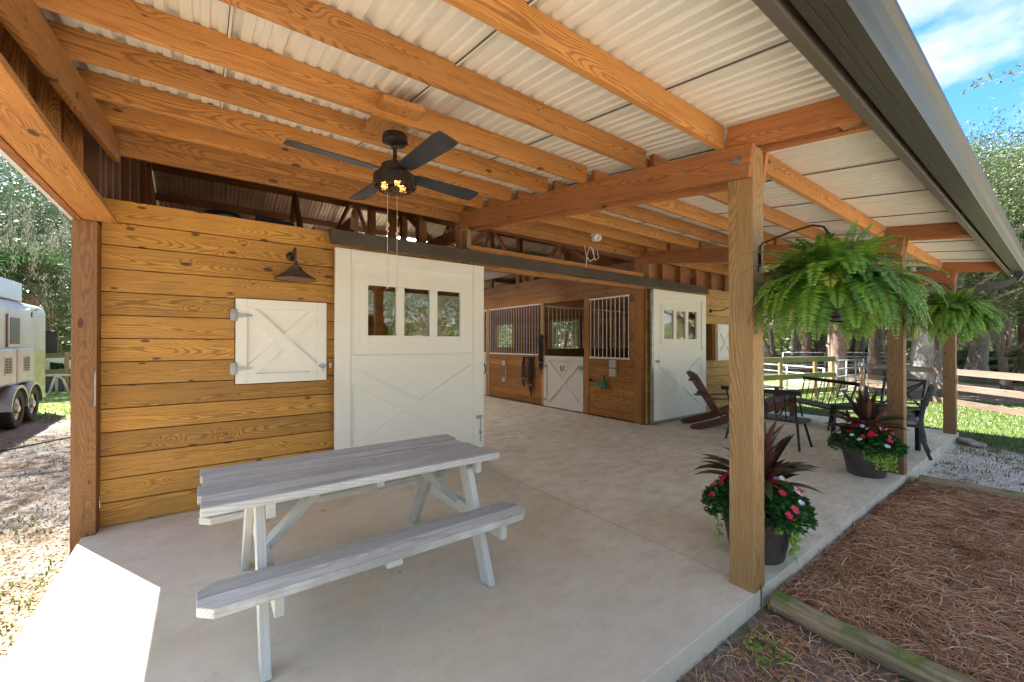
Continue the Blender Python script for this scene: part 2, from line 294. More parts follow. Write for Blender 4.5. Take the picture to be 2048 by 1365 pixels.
# ------------------------------------------------------------------ mesh builder
class MB:
    def __init__(s): s.v = []; s.f = []; s.g = []; s.mi = []; s.r = []
    def add(s, vs, fs, gc=None, mi=0):
        o = len(s.v); s.v += [tuple(x) for x in vs]; s.g += gc if gc else [tuple(x) for x in vs]
        s.f += [tuple(i+o for i in f) for f in fs]; s.mi += [mi]*len(fs); s.r += [random.random()]*len(vs); return s
    def frame(s, c, ax, ay, az, l, w, h, mi=0):
        c = Vector(c); ox = random.random()*60; oy = random.uniform(-.04, .04)+random.randrange(40)*0; oz = random.uniform(-.05, .05)
        vs = []; gc = []
        oyy = random.uniform(0, 9)
        for i in (-1, 1):
            for j in (-1, 1):
                for k in (-1, 1):
                    vs.append(c+ax*(i*l/2)+ay*(j*w/2)+az*(k*h/2))
                    gc.append((ox+i*l/2, oy+j*w/2, oz+k*h/2))
        return s.add(vs, [(0, 1, 3, 2), (4, 6, 7, 5), (0, 4, 5, 1), (2, 3, 7, 6), (0, 2, 6, 4), (1, 5, 7, 3)], gc, mi)
    def box(s, x0, x1, y0, y1, z0, z1, mi=0):
        d = [(x1-x0, Vector((1, 0, 0))), (y1-y0, Vector((0, 1, 0))), (z1-z0, Vector((0, 0, 1)))]
        d.sort(key=lambda t: -t[0])
        a, b, c = d
        if a[1].cross(b[1]).dot(c[1]) < 0: c = (c[0], -c[1])
        return s.frame(((x0+x1)/2, (y0+y1)/2, (z0+z1)/2), a[1], b[1], c[1], a[0], b[0], c[0], mi)
    def beam(s, p, q, w, h, up=(0, 0, 1), mi=0):   # w across, h along up
        p = Vector(p); q = Vector(q); ax = (q-p); l = ax.length; ax.normalize(); up = Vector(up)
        ay = up.cross(ax).normalized(); az = ax.cross(ay)
        if w > h: return s.frame((p+q)/2, ax, ay, az, l, w, h, mi)
        return s.frame((p+q)/2, ax, az, -ay, l, h, w, mi)
    def tube(s, pts, r, n=8, cap=True, mi=0):
        pts = [Vector(p) for p in pts]; rs = r if isinstance(r, (list, tuple)) else [r]*len(pts)
        u = None; vs = []; gc = []; acc = 0; off = random.random()*20
        for i, p in enumerate(pts):
            t = (pts[min(i+1, len(pts)-1)]-pts[max(i-1, 0)])
            t = t.normalized() if t.length > 0 else Vector((0, 0, 1))
            if u is None:
                u = t.orthogonal().normalized()
            u = (u-t*u.dot(t)).normalized(); b = t.cross(u)
            if i: acc += (p-pts[i-1]).length
            for k in range(n):
                a = 2*pi*k/n; vs.append(p+(u*cos(a)+b*sin(a))*rs[i]); gc.append((off+acc, rs[i]*cos(a), rs[i]*sin(a)))
        fs = []
        for i in range(len(pts)-1):
            for k in range(n):
                a = i*n+k; b2 = i*n+(k+1) % n; fs.append((a, b2, b2+n, a+n))
        if cap: fs.append(tuple(range(n-1, -1, -1))); fs.append(tuple((len(pts)-1)*n+k for k in range(n)))
        return s.add(vs, fs, gc, mi)
    def lathe(s, prof, c=(0, 0, 0), n=28, mi=0):
        vs = []; fs = []
        for r, z in prof:
            for k in range(n):
                a = 2*pi*k/n; vs.append((c[0]+r*cos(a), c[1]+r*sin(a), c[2]+z))
        for i in range(len(prof)-1):
            for k in range(n):
                a = i*n+k; b = i*n+(k+1) % n; fs.append((a, b, b+n, a+n))
        return s.add(vs, fs, None, mi)
    def poly(s, pts, n, t, mi=0):       # flat polygon pts thickened by t along n
        pts = [Vector(p) for p in pts]; n = Vector(n).normalized()*t; k = len(pts)
        vs = pts+[p+n for p in pts]
        fs = [tuple(range(k-1, -1, -1)), tuple(range(k, 2*k))]+[(i, (i+1) % k, (i+1) % k+k, i+k) for i in range(k)]
        o = random.random()*40
        return s.add(vs, fs, [(o+v.x, v.y*.7+v.z, v.z) for v in vs], mi)
    def build(s, name, mat, parent=None, bev=0, smooth=False):
        me = bpy.data.meshes.new(name); me.from_pydata(s.v, [], s.f)
        for m in (mat if isinstance(mat, (list, tuple)) else [mat]): me.materials.append(M[m])
        at = me.attributes.new('gc', 'FLOAT_VECTOR', 'POINT'); at.data.foreach_set('vector', [c for g_ in s.g for c in g_])
        a2 = me.attributes.new('br', 'FLOAT', 'POINT'); a2.data.foreach_set('value', s.r[:len(s.v)])
        me.polygons.foreach_set('material_index', s.mi)
        me.polygons.foreach_set('use_smooth', [bool(smooth)]*len(s.f))
        me.update()
        o = bpy.data.objects.new(name, me); col.objects.link(o)
        if parent: o.parent = parent
        if bev:
            b = o.modifiers.new('bevel', 'BEVEL'); b.width = bev; b.segments = 2; b.limit_method = 'ANGLE'; b.angle_limit = radians(40)
        if smooth == 'auto':
            me.set_sharp_from_angle(angle=radians(38))
        return o
class LB:                                # many small leaves, colour variation in 'lc'
    def __init__(s): s.v = []; s.f = []; s.c = []
    def quad(s, p, d, n, l, w, c=None, tip=.35):   # pointed leaf from p along d
        p = Vector(p); sd = d.cross(n).normalized()*w/2; m = p+d*l*.5
        o = len(s.v); s.v += [tuple(p), tuple(m+sd), tuple(p+d*l), tuple(m-sd)]; s.f.append((o, o+1, o+2, o+3))
        c = c if c else (random.random(), random.random(), 0); s.c += [c]*4
    def strip(s, pts, ws, nrm=None, c=None, fold=0):
        pts = [Vector(p) for p in pts]; o = len(s.v); c = c if c else (random.random(), random.random(), 0)
        for i, p in enumerate(pts):
            t = (pts[min(i+1, len(pts)-1)]-pts[max(i-1, 0)]).normalized()
            n = nrm or Vector((0, 0, 1)); sd = t.cross(n)
            sd = sd.normalized() if sd.length > .01 else Vector((1, 0, 0))
            u = sd.cross(t)*(ws[i]*fold)
            s.v += [tuple(p-sd*ws[i]/2+u), tuple(p), tuple(p+sd*ws[i]/2+u)]; s.c += [c]*3
            if i: a = o+3*i; s.f += [(a-3, a-2, a+1, a), (a-2, a-1, a+2, a+1)]
    def build(s, name, mat, parent=None, smooth=False):
        me = bpy.data.meshes.new(name); me.from_pydata(s.v, [], s.f); me.materials.append(M[mat])
        at = me.attributes.new('lc', 'FLOAT_VECTOR', 'POINT'); at.data.foreach_set('vector', [c for g_ in s.c for c in g_])
        me.polygons.foreach_set('use_smooth', [smooth]*len(s.f)); me.update()
        o = bpy.data.objects.new(name, me); col.objects.link(o)
        if parent: o.parent = parent
        return o
def tag(o, label=None, cat=None, group=None, kind=None):
    for k, v in (('label', label), ('category', cat), ('group', group), ('kind', kind)):
        if v: o[k] = v
    return o
def empty(name, loc, rz=0, label=None, cat=None, group=None):
    o = bpy.data.objects.new(name, None); col.objects.link(o); o.location = loc; o.rotation_euler = (0, 0, rz)
    o.empty_display_size = .1; return tag(o, label, cat, group)
def dup(o, loc, rz=0, label=None, sc_=1):
    def cp(x, par):
        c = x.copy(); col.objects.link(c); c.parent = par
        for ch in list(x.children): cp(ch, c)
        return c
    r = cp(o, None); r.location = loc; r.rotation_euler = (0, 0, rz); r.scale = (sc_,)*3 if not isinstance(sc_, tuple) else sc_
    if label: r['label'] = label
    return r
V = Vector
def rv(s=1): return V((random.gauss(0, s), random.gauss(0, s), random.gauss(0, s)))
def ru():
    v = rv(); return v.normalized()

# ------------------------------------------------------------------ setting
GZ = -.12
b = MB(); b.add([(-160, -160, GZ), (200, -160, GZ), (200, 200, GZ), (-160, 200, GZ)], [(0, 1, 2, 3)])
tag(b.build('ground', 'ground'), kind='structure')
b = MB()
jx = [-.73, 2.655, 6.30, 9.93]
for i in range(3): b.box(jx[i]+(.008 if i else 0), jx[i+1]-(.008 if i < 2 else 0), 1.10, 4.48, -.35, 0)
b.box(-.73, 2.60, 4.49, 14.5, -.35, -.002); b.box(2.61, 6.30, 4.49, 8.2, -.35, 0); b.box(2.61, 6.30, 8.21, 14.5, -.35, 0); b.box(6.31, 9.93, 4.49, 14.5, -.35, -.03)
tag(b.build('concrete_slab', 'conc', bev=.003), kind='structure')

# ------------------------------------------------------------------ barn
barn = empty('barn', (2.6, 4.55, 0), 0, 'honey-coloured wooden horse barn with open porch roof, white sliding doors and bronze gutter', 'barn')
def part(bm, name, mat, par=None, **k):
    o = bm.build(name, mat, None, **k)
    p = par or barn
    o.parent = p
    root = p
    mw = V((0, 0, 0))
    while root: mw += root.location; root = root.parent
    o.location = -mw if par is None or True else (0, 0, 0)
    return o
M_SL = .134
def zr(Y): return 2.765+M_SL*(Y-1.24)       # underside of porch roof sheets
# corner post and wall
b = MB(); b.box(-.79, -.652, 4.41, 4.548, GZ-.2, 2.378); cp_ = part(b, 'corner_post', 'cpost', bev=.004)
b = MB(); b.tube([(-.656, 4.41, .98), (-.656, 4.385, .98), (-.656, 4.385, 1.24), (-.656, 4.41, 1.24)], .006, 6); part(b, 'hook', 'galv', cp_)
BP = .1862
def boards(b, x0, x1, z0=0, nb=14, openings=(), y0=4.552, t=.036, mat=0):
    for i in range(nb):
        a = z0+i*BP+.0038; c = z0+(i+1)*BP-.0038
        segs = [(x0, x1)]
        for (ox0, ox1, oz0, oz1) in openings:
            if a < oz1 and c > oz0:
                ns = []
                for s0, s1 in segs:
                    if ox0 > s0: ns.append((s0, min(s1, ox0)))
                    if ox1 < s1: ns.append((max(s0, ox1), s1))
                segs = ns
                if oz0 > a and oz0 < c: b.box(ox0, ox1, y0, y0+t, a, oz0-.003)
                if oz1 > a and oz1 < c: b.box(ox0, ox1, y0, y0+t, oz1+.003, c)
        for s0, s1 in segs:
            if s1-s0 > .01: b.box(s0, s1, y0, y0+t, a, c)
b = MB(); boards(b, -.651, 2.60, openings=[(.225, 1.014, 1.072, 1.868)]); part(b, 'front_wall', 'wall', bev=.0025)
b = MB(); b.box(-.651, 2.60, 4.59, 4.60, 0, 2.6); part(b, 'wall_lining', 'dark')
b = MB(); boards(b, 6.41, 9.93, openings=[(7.90, 8.76, 1.10, 1.86)]); part(b, 'side_wall', 'wall2', bev=.0025)
b = MB(); b.box(8.76, 9.93, 4.59, 4.60, 0, 2.6); b.box(6.41, 7.9, 4.59, 4.60, 0, 2.6); b.box(7.9, 8.76, 4.59, 4.60, 0, 1.09); b.box(7.9, 8.76, 4.59, 4.60, 1.87, 2.6); part(b, 'wall_lining', 'dark')
b = MB(); b.box(8.765, 8.80, 4.53, 4.70, 1.10, 1.86); b.box(7.9, 8.80, 4.54, 4.70, 1.06, 1.095); part(b, 'window_frame', 'inner')
# X-braced panels
def xpanel(b, x0, x1, z0, z1, y, t=.028, fw=.09, bw=.10, mi=0, back=.02):
    # backing then stiles, rails and cross brace, each proud of the other by a few mm
    b.box(x0, x1, y+t, y+t+back, z0, z1, mi)
    b.box(x0, x0+fw, y, y+t, z0, z1, mi); b.box(x1-fw, x1, y, y+t, z0, z1, mi)
    b.box(x0+fw+.001, x1-fw-.001, y+.001, y+t, z1-fw, z1, mi); b.box(x0+fw+.001, x1-fw-.001, y+.001, y+t, z0, z0+fw, mi)
    ix0, ix1, iz0, iz1 = x0+fw, x1-fw, z0+fw, z1-fw
    def strip(p, q, yy):
        d = V((q[0]-p[0], 0, q[1]-p[1])); l = d.length; d.normalize(); n = V((-d.z, 0, d.x))*bw/2
        # clip brace to inner rectangle
        pts = [(p[0], p[1])]
        poly = [V((p[0], 0, p[1]))-d*.3+n, V((q[0], 0, q[1]))+d*.3+n, V((q[0], 0, q[1]))+d*.3-n, V((p[0], 0, p[1]))-d*.3-n]
        for ax, lim, sg in ((0, ix0, 1), (0, ix1, -1), (2, iz0, 1), (2, iz1, -1)):
            out = []
            for i in range(len(poly)):
                a, c = poly[i], poly[(i+1) % len(poly)]; da = (a[ax]-lim)*sg; dc = (c[ax]-lim)*sg
                if da >= 0: out.append(a)
                if (da < 0) != (dc < 0): out.append(a+(c-a)*(da/(da-dc)))
            poly = out
        poly = [V((v.x, yy, v.z)) for v in poly]
        b.poly(poly, (0, 1, 0), y+t-yy, mi)
    strip((ix0, iz1), (ix1, iz0), y+.002); strip((ix0, iz0), (ix1, iz1), y+.004)
def latch(par, x, z, y, sx=1, mat='galv'):
    b = MB(); b.tube([(x-.06*sx, y, z), (x+.06*sx, y, z)], .006, 6); b.box(x-.035, x+.0, y-.006, y+.012, z-.022, z+.022)
    b.tube([(x-.02, y-.006, z), (x-.02, y-.03, z-.02), (x-.02, y-.03, z-.06)], .005, 6); b.box(x+.055*sx-.012, x+.055*sx+.012, y-.004, y+.014, z-.025, z+.025)
    return part(b, 'latch', mat, par)
def hinge(par, x, z, y, sx=1):
    b = MB(); b.box(min(x, x-.045*sx), max(x, x-.045*sx), y-.003, y+.02, z-.055, z+.055)
    b.poly([(x, y-.005, z+.026), (x+.125*sx, y-.005, z+.008), (x+.125*sx, y-.005, z-.008), (x, y-.005, z-.026)][::-int(sx)], (0, 1, 0), .006)
    b.tube([(x, y-.006, z-.056), (x, y-.006, z+.056)], .008, 8); return part(b, 'hinge', 'galv', par)
b = MB(); xpanel(b, .232, 1.006, 1.079, 1.862, 4.528, fw=.088, bw=.10); sh = part(b, 'shutter', 'white', bev=.0015)
hinge(sh, .236, 1.71, 4.524); hinge(sh, .236, 1.222, 4.524); latch(sh, .985, 1.225, 4.515)
b = MB(); xpanel(b, 8.84, 9.62, 1.085, 1.865, 4.505, fw=.088, bw=.10); sh2 = part(b, 'shutter', 'white', bev=.0015); sh2['label'] = 'white shutter folded open against the wall'
# sliding doors
def sliding(x0, x1, y, z0, z1):
    W_ = x1-x0
    b = MB(); yb = y+.045; k = W_/1.78; H0 = z0
    def X(v): return x0+(v-1.066)*k
    px = [(1.397, 1.707), (1.799, 2.109), (2.205, 2.511)]; pz0, pz1 = 1.536, 2.072
    # core with three window holes
    b.box(x0, X(1.397), y+.024, yb, z0, z1); b.box(X(2.511), x1, y+.024, yb, z0, z1)
    b.box(X(1.397), X(2.511), y+.024, yb, pz1, z1); b.box(X(1.397), X(2.511), y+.024, yb, z0, pz0)
    b.box(X(1.707), X(1.799), y+.024, yb, pz0, pz1); b.box(X(2.109), X(2.205), y+.024, yb, pz0, pz1)
    # outer frame
    b.box(x0, X(1.218), y, y+.024, z0, z1); b.box(X(2.694), x1, y, y+.024, z0, z1)
    b.box(X(1.2215), X(2.6905), y+.001, y+.024, 2.287, z1); b.box(X(1.2215), X(2.6905), y+.001, y+.024, 1.182, 1.325); b.box(X(1.2215), X(2.6905), y+.001, y+.024, z0, max(z0+.08, .24))
    # raised window casing
    b.box(X(1.311), X(1.397), y+.008, y+.024, 1.447, 2.161); b.box(X(2.511), X(2.612), y+.008, y+.024, 1.447, 2.161)
    b.box(X(1.3975), X(2.5105), y+.009, y+.024, 2.0725, 2.161); b.box(X(1.3975), X(2.5105), y+.009, y+.024, 1.447, 1.5355)
    b.box(X(1.7075), X(1.7985), y+.009, y+.024, 1.537, 2.071); b.box(X(2.1095), X(2.2045), y+.009, y+.024, 1.537, 2.071)
    # lower cross
    bx = MB()
    lz0 = max(z0+.08, .24)
    def clip(p, q, yy, bw=.15):
        ix0, ix1, iz0, iz1 = X(1.2215), X(2.6905), lz0, 1.181
        d = (V(q)-V(p)).normalized(); n = V((-d.z, 0, d.x))*bw/2
        poly = [V(p)-d*.5+n, V(q)+d*.5+n, V(q)+d*.5-n, V(p)-d*.5-n]
        for ax, lim, sg in ((0, ix0, 1), (0, ix1, -1), (2, iz0, 1), (2, iz1, -1)):
            out = []
            for i in range(len(poly)):
                a, c = poly[i], poly[(i+1) % len(poly)]; da = (a[ax]-lim)*sg; dc = (c[ax]-lim)*sg
                if da >= 0: out.append(a)
                if (da < 0) != (dc < 0): out.append(a+(c-a)*(da/(da-dc)))
            poly = out
        b.poly([V((v.x, yy, v.z)) for v in poly], (0, 1, 0), y+.024-yy)
    clip((X(1.2215), 0, 1.12), (X(2.6905), 0, .30), y+.003); clip((X(1.2215), 0, .28), (X(2.6905), 0, 1.12), y+.005)
    d = part(b, 'sliding_door', 'white', bev=.0015)
    for a, c in px:
        g_ = MB(); g_.box(X(a)-.005, X(c)+.005, y+.032, y+.036, pz0-.005, pz1+.005); part(g_, 'pane', 'glass', d)
    return d
d1 = sliding(1.066, 2.846, 4.43, .035, 2.425)
b = MB(); b.tube([(2.79, 4.42, .22), (2.79, 4.415, .53)], .006, 6); b.box(2.735, 2.80, 4.405, 4.43, .51, .55); b.box(2.775, 2.805, 4.405, 4.43, .33, .35); b.tube([(2.73, 4.41, .54), (2.82, 4.405, .545)], .006, 6); part(b, 'latch', 'galv', d1)
b = MB(); b.tube([(2.853, 4.44, 1.06), (2.875, 4.43, 1.12), (2.853, 4.44, 1.2), (2.88, 4.42, 1.16)], .008, 6); part(b, 'handle', 'black', d1)
d2 = sliding(6.44, 8.215, 4.43, .06, 2.425)
latch(d2, 6.53, 1.13, 4.42, 1)
b = MB(); b.box(6.42, 8.2, 4.432, 4.472, .012, .058); b.box(6.385, 6.438, 4.43, 4.475, .01, 2.42); part(b, 'door_edge_channel', 'galv', d2, bev=.003)
# track cover and header boards
b = MB(); 
for x0, x1 in ((1.017, 4.6), (4.602, 8.22)):
    b.add([(x0, 4.36, 2.455), (x1, 4.36, 2.455), (x1, 4.40, 2.60), (x0, 4.40, 2.60), (x0, 4.55, 2.615), (x1, 4.55, 2.615), (x0, 4.365, 2.45), (x1, 4.365, 2.45), (x0, 4.41, 2.45), (x1, 4.41, 2.45)],
          [(0, 1, 2, 3), (3, 2, 5, 4), (0, 6, 7, 1), (6, 8, 9, 7), (0, 3, 4, 8, 6), (1, 7, 9, 5, 2)])
part(b, 'door_track', 'trim', smooth=False)
b = MB(); b.box(2.70, 6.30, 4.53, 4.57, 2.56, 2.70); b.box(2.62, 6.39, 4.57, 4.65, 2.42, 2.57); part(b, 'header', 'beam', bev=.003)
# aisle jamb posts
for i, (x0, x1) in enumerate(((2.605, 2.715), (6.30, 6.40))):
    b = MB(); b.box(x0, x1, 4.60, 4.74, 0, 3.15); part(b, 'door_post', 'post' if i == 0 else 'inner', bev=.004)
for x in (2.60, 6.30): b = MB(); b.box(x, x+.06, 4.43, 4.55, 2.62, 2.86); part(b, 'beam_seat', 'post', bev=.003)
# porch posts
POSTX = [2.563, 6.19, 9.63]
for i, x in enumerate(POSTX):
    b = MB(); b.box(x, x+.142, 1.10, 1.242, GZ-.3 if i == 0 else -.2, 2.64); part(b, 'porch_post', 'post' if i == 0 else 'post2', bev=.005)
# rafters (pairs), outriggers, purlins
def zraf(Y): return zr(Y)-.140            # top of rafter = underside of purlin
def raf(x0, x1, Y0, Y1, dep=.19, mat='beam2', top=zraf):
    b = MB(); b.beam(((x0+x1)/2, Y0, top(Y0)-dep/2), ((x0+x1)/2, Y1, top(Y1)-dep/2), x1-x0, dep); return part(b, 'rafter', mat, bev=.003)
for x in POSTX:
    raf(x-.040, x-.001, 1.095, 4.52); raf(x+.143, x+.182, 1.095, 4.52)
    for xa in (x-.015, x+.12):
        b = MB(); b.beam((xa+.02, .585, zr(.585)-.072), (xa+.02, 1.245, zr(1.245)-.072), .038, .14); part(b, 'outrigger', 'beam2', bev=.003)
    b = MB(); b.box(x+.022, x+.104, .60, .70, zr(.65)-.13, zr(.65)-.03); b.box(x+.022, x+.104, 1.10, 1.2, zr(1.1)-.13, zr(1.1)-.03); part(b, 'blocking', 'post', bev=.002)
    b = MB(); b.lathe([(0, -.012), (.022, -.012), (.026, 0)], n=14); b.lathe([(0, -.022), (.012, -.022), (.012, 0)], n=6)
    b.v = [(x-.041+v[2], 1.175+v[0], 2.53+v[1]) for v in b.v]; part(b, 'bolt', 'galv')
raf(-.572, -.533, 1.0, 4.42, .19, 'beam')
PY = [1.262, 1.835, 2.41, 2.90, 3.47, 4.02, 4.47]
spans = [(-.60, 2.525), (2.745, 6.152), (6.372, 9.592)]
for j, Y in enumerate(PY):
    for i, (a, c) in enumerate(spans):
        if j == 0: a2, c2 = a, c-.0 if i < 3 else c
        else: a2, c2 = a-(.0 if i == 0 else .10), c+.03
        b = MB(); dz = -.0
        b.beam((a2, Y, zr(Y)-.071), (c2, Y, zr(Y)-.071), .038, .140)
        part(b, 'purlin', 'beam', bev=.003)
    if j > 0:
        for x in POSTX:
            b = MB(); b.box(x+.0, x+.11, Y+.022, Y+.062, zr(Y)-.23, zr(Y)-.03); part(b, 'purlin_block', 'post', bev=.002)
# last purlin lower member along the wall
b = MB(); b.box(-.60, 9.9, 4.50, 4.54, zr(4.5)-.25, zr(4.5)-.12); part(b, 'ledger', 'beam', bev=.003)
# roof sheets (ribbed), one part per sheet
def sheet(x0, wid, y0, y1, zf, mat, name, up=1, lip=.011):
    prof = []
    x = 0
    pitch = .2286; n = int(round(wid/pitch))
    for i in range(n):
        o = i*pitch
        prof += [(o, .0), (o+.014, .024), (o+.040, .024), (o+.054, 0), (o+.096, 0), (o+.103, .010), (o+.123, .010), (o+.130, 0), (o+.160, 0), (o+.167, .010), (o+.187, .010), (o+.194, 0)]
    prof += [(wid, 0), (wid+.002, -lip), (wid+.012, -lip)]
    ys = [y0, y1]; vs = []; fs = []
    for (u, h) in prof:
        for y in ys: vs.append((x0+u, y, zf(y)+h+.002))
    for i in range(len(prof)-1): fs.append((2*i, 2*i+2, 2*i+3, 2*i+1))
    b = MB(); b.add(vs, fs); return part(b, name, mat)
for i in range(12):
    sh_ = sheet(-.83+i*.9144, .9144, .44, 4.60, zr, 'sheet', 'roof_sheet')
    xs = -.83+(i+1)*.9144; b = MB(); b.beam((xs, .45, zr(.45)-.0045), (xs, 4.5, zr(4.5)-.0045), .004, .008); part(b, 'lap_shadow_strip', 'trim', sh_)  # dark strip standing in for the shadow line along each sheet lap
# fascia, gutter, downspout
b = MB(); b.add([(x, y, z) for x in (-.85, 10.15) for y, z in ((.585, 2.645), (.585, 2.515), (.548, 2.515), (.548, 2.53), (.562, 2.53), (.562, 2.66))],
                [(0, 1, 7, 6), (1, 2, 8, 7), (2, 3, 9, 8), (3, 4, 10, 9), (4, 5, 11, 10), (0, 6, 11, 5), (0, 5, 4, 3, 2, 1), (6, 7, 8, 9, 10, 11)]); part(b, 'fascia', 'trim')
gp = [(.535, 2.665), (.535, 2.555), (.505, 2.553), (.503, 2.557), (.50, 2.553), (.475, 2.552), (.473, 2.556), (.470, 2.552), (.425, 2.552), (.418, 2.565), (.405, 2.60), (.385, 2.635), (.365, 2.65), (.362, 2.668), (.375, 2.668)]
b = MB(); b.add([(x, y, z) for x in (-.86, 10.18) for y, z in gp], [(i, i+1, i+1+len(gp), i+len(gp)) for i in range(len(gp)-1)]+[tuple(range(len(gp)-1, -1, -1)), tuple(range(len(gp), 2*len(gp)))]); gt = part(b, 'gutter', 'gutter')
b = MB(); 
pts = [(10.08, .47, 2.56), (10.08, .47, 2.50), (10.06, .50, 2.44), (10.0, .60, 2.39), (9.92, .78, 2.35), (9.85, 1.10, 2.30), (9.84, 1.17, 2.26), (9.84, 1.19, 2.1), (9.84, 1.19, .1)]
for i in range(len(pts)-1): b.beam(pts[i], (V(pts[i+1])+(V(pts[i+1])-V(pts[i])).normalized()*.02), .075, .09, (0, .01, 1) if i > 1 and i < 6 else (0, 1, 0))
part(b, 'downspout', 'spout', gt, bev=.004)
# left end: soffit beam, siding, framing
b = MB(); b.box(-.735, -.545, 1.10, 4.42, 2.382, 2.42); part(b, 'end_beam', 'beam', bev=.004)
b = MB(); b.box(-.772, -.737, 1.0, 4.42, 2.375, 2.50); part(b, 'end_beam', 'beam2', bev=.003)
b = MB(); b.box(-.80, -.776, .9, 4.6, 2.372, zr(4.6)-.1); part(b, 'end_trim', 'bars')
b = MB()
y = 1.0
while y < 4.4:
    b.add([(-.770, y, 2.42), (-.770, y+.18, 2.42), (-.770, y+.18, zr(y+.18)+.0), (-.770, y, zr(y)), (-.75, y, 2.42), (-.75, y+.18, 2.42), (-.75, y+.18, zr(y+.18)), (-.75, y, zr(y))], [(0, 1, 2, 3), (4, 7, 6, 5), (1, 5, 6, 2), (0, 3, 7, 4)], [(y*7+k[0], k[1], 0) for k in ((0, 0), (0, .18), (.6, .18), (.6, 0), (0, 0), (0, .18), (.6, .18), (.6, 0))]); y += .184
part(b, 'end_siding', 'beam2')
for y in (1.2, 1.75, 2.3, 2.85, 3.4, 3.95):
    b = MB(); b.box(-.748, -.66, y, y+.038, 2.425, zr(y)-.02); b.box(-.748, -.67, y+.04, y+.54, 2.60, 2.638); part(b, 'end_stud', 'beam', bev=.002)
# ---- main roof shell of the barn, loft and trusses
ZM = lambda Y: 3.25+.33*(Y-4.6) if Y < 9.6 else 3.25+.33*(14.6-Y)
YS = [4.6, 9.6, 14.6]
for i in range(13):
    for (a, c) in ((4.6, 9.6), (9.6, 14.7)):
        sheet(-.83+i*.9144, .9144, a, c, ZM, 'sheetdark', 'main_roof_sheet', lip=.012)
for k, Y in enumerate((5.2, 6.2, 7.2, 8.2, 9.2, 10.0, 10.9, 11.8, 12.7, 13.6, 14.4)):
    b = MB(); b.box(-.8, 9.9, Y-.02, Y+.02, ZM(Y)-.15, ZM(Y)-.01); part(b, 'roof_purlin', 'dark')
for x in (2.64, 6.33):
    for yy in (4.62,):
        b = MB(); b.beam((x, 4.6, ZM(4.6)-.25), (x, 9.6, ZM(9.6)-.25), .04, .18); b.beam((x, 9.6, ZM(9.6)-.25), (x, 14.6, ZM(14.6)-.25), .04, .18)
        b.beam((x+.05, 4.6, 2.88), (x+.05, 14.6, 2.88), .04, .18)
        for (ya, yb) in ((5.6, 6.8), (8.0, 6.8), (8.0, 9.6), (11.2, 9.6), (11.2, 12.6), (13.6, 12.6)):
            b.beam((x+.1, ya, 2.9), (x+.1, yb, ZM(yb)-.25), .04, .10)
        for ya in (6.8, 9.6, 12.4): b.beam((x+.1, ya, 2.8), (x+.1, ya, ZM(ya)-.2), .1, .1, (0, 1, 0))
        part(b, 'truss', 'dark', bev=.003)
for x in (2.62, 6.36):
    for y in (8.25, 11.9): b = MB(); b.box(x, x+.1, y, y+.14, 2.5 if x > 5 else 0, ZM(y)-.2); part(b, 'aisle_post', 'dark', bev=.003)
for y in (5.75, 6.95, 8.05): b = MB(); b.box(2.56, 2.68, y, y+.14, 2.585, ZM(y)-.2); part(b, 'aisle_post', 'inner', bev=.003)
for x in (1.3, 4.4, 8.2):
    b = MB()
    for (ya, yb, za, zb) in ((7.2, 8.3, 2.75, 4.1), (9.3, 8.3, 2.75, 4.1), (9.5, 10.6, 2.75, 4.2)): b.beam((x, ya, za), (x, yb, zb), .05, .17)
    b.beam((x-.02, 4.6, 2.74), (x-.02, 14.6, 2.74), .04, .14); part(b, 'truss_web', 'dark')
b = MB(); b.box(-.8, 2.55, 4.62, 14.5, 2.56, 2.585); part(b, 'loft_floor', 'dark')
b = MB(); b.box(-.82, -.79, 4.6, 14.6, 0, 3.2); b.add([(-.79, 4.6, 3.2), (-.79, 14.6, 3.2), (-.79, 9.6, 4.9)], [(0, 1, 2)]); part(b, 'end_wall', 'inner')
b = MB()
for y in (4.72, 4.95, 5.3, 5.7, 6.4, 7.2, 8.0, 8.8): b.box(-.78, -.69, y, y+.12, 2.6, ZM(y)-.05)
part(b, 'end_wall_stud', 'dark')
b = MB(); b.box(-.8, 2.6, 14.5, 14.55, 0, 3.3); b.box(2.6, 9.9, 14.5, 14.55, 2.4, 3.3); b.box(6.4, 9.9, 14.5, 14.55, 0, 2.4); part(b, 'rear_wall', 'inner')
b = MB(); b.box(2.58, 2.60, 4.75, 14.5, 0, 2.6); part(b, 'tack_room_wall', 'inner')
# small gable infill above the right wall
b = MB()
for x in (6.6, 7.0, 7.6, 8.2, 8.8, 9.4): b = MB(); b.box(x, x+.04, 4.62, 4.71, 2.6, 3.05); part(b, 'upper_stud', 'inner')
b = MB(); b.box(6.4, 9.9, 4.60, 4.68, 3.05, 3.18); part(b, 'upper_plate', 'inner')
b = MB(); b.box(6.45, 9.9, 4.74, 4.76, 2.6, 3.2); part(b, 'upper_lining', 'dark')
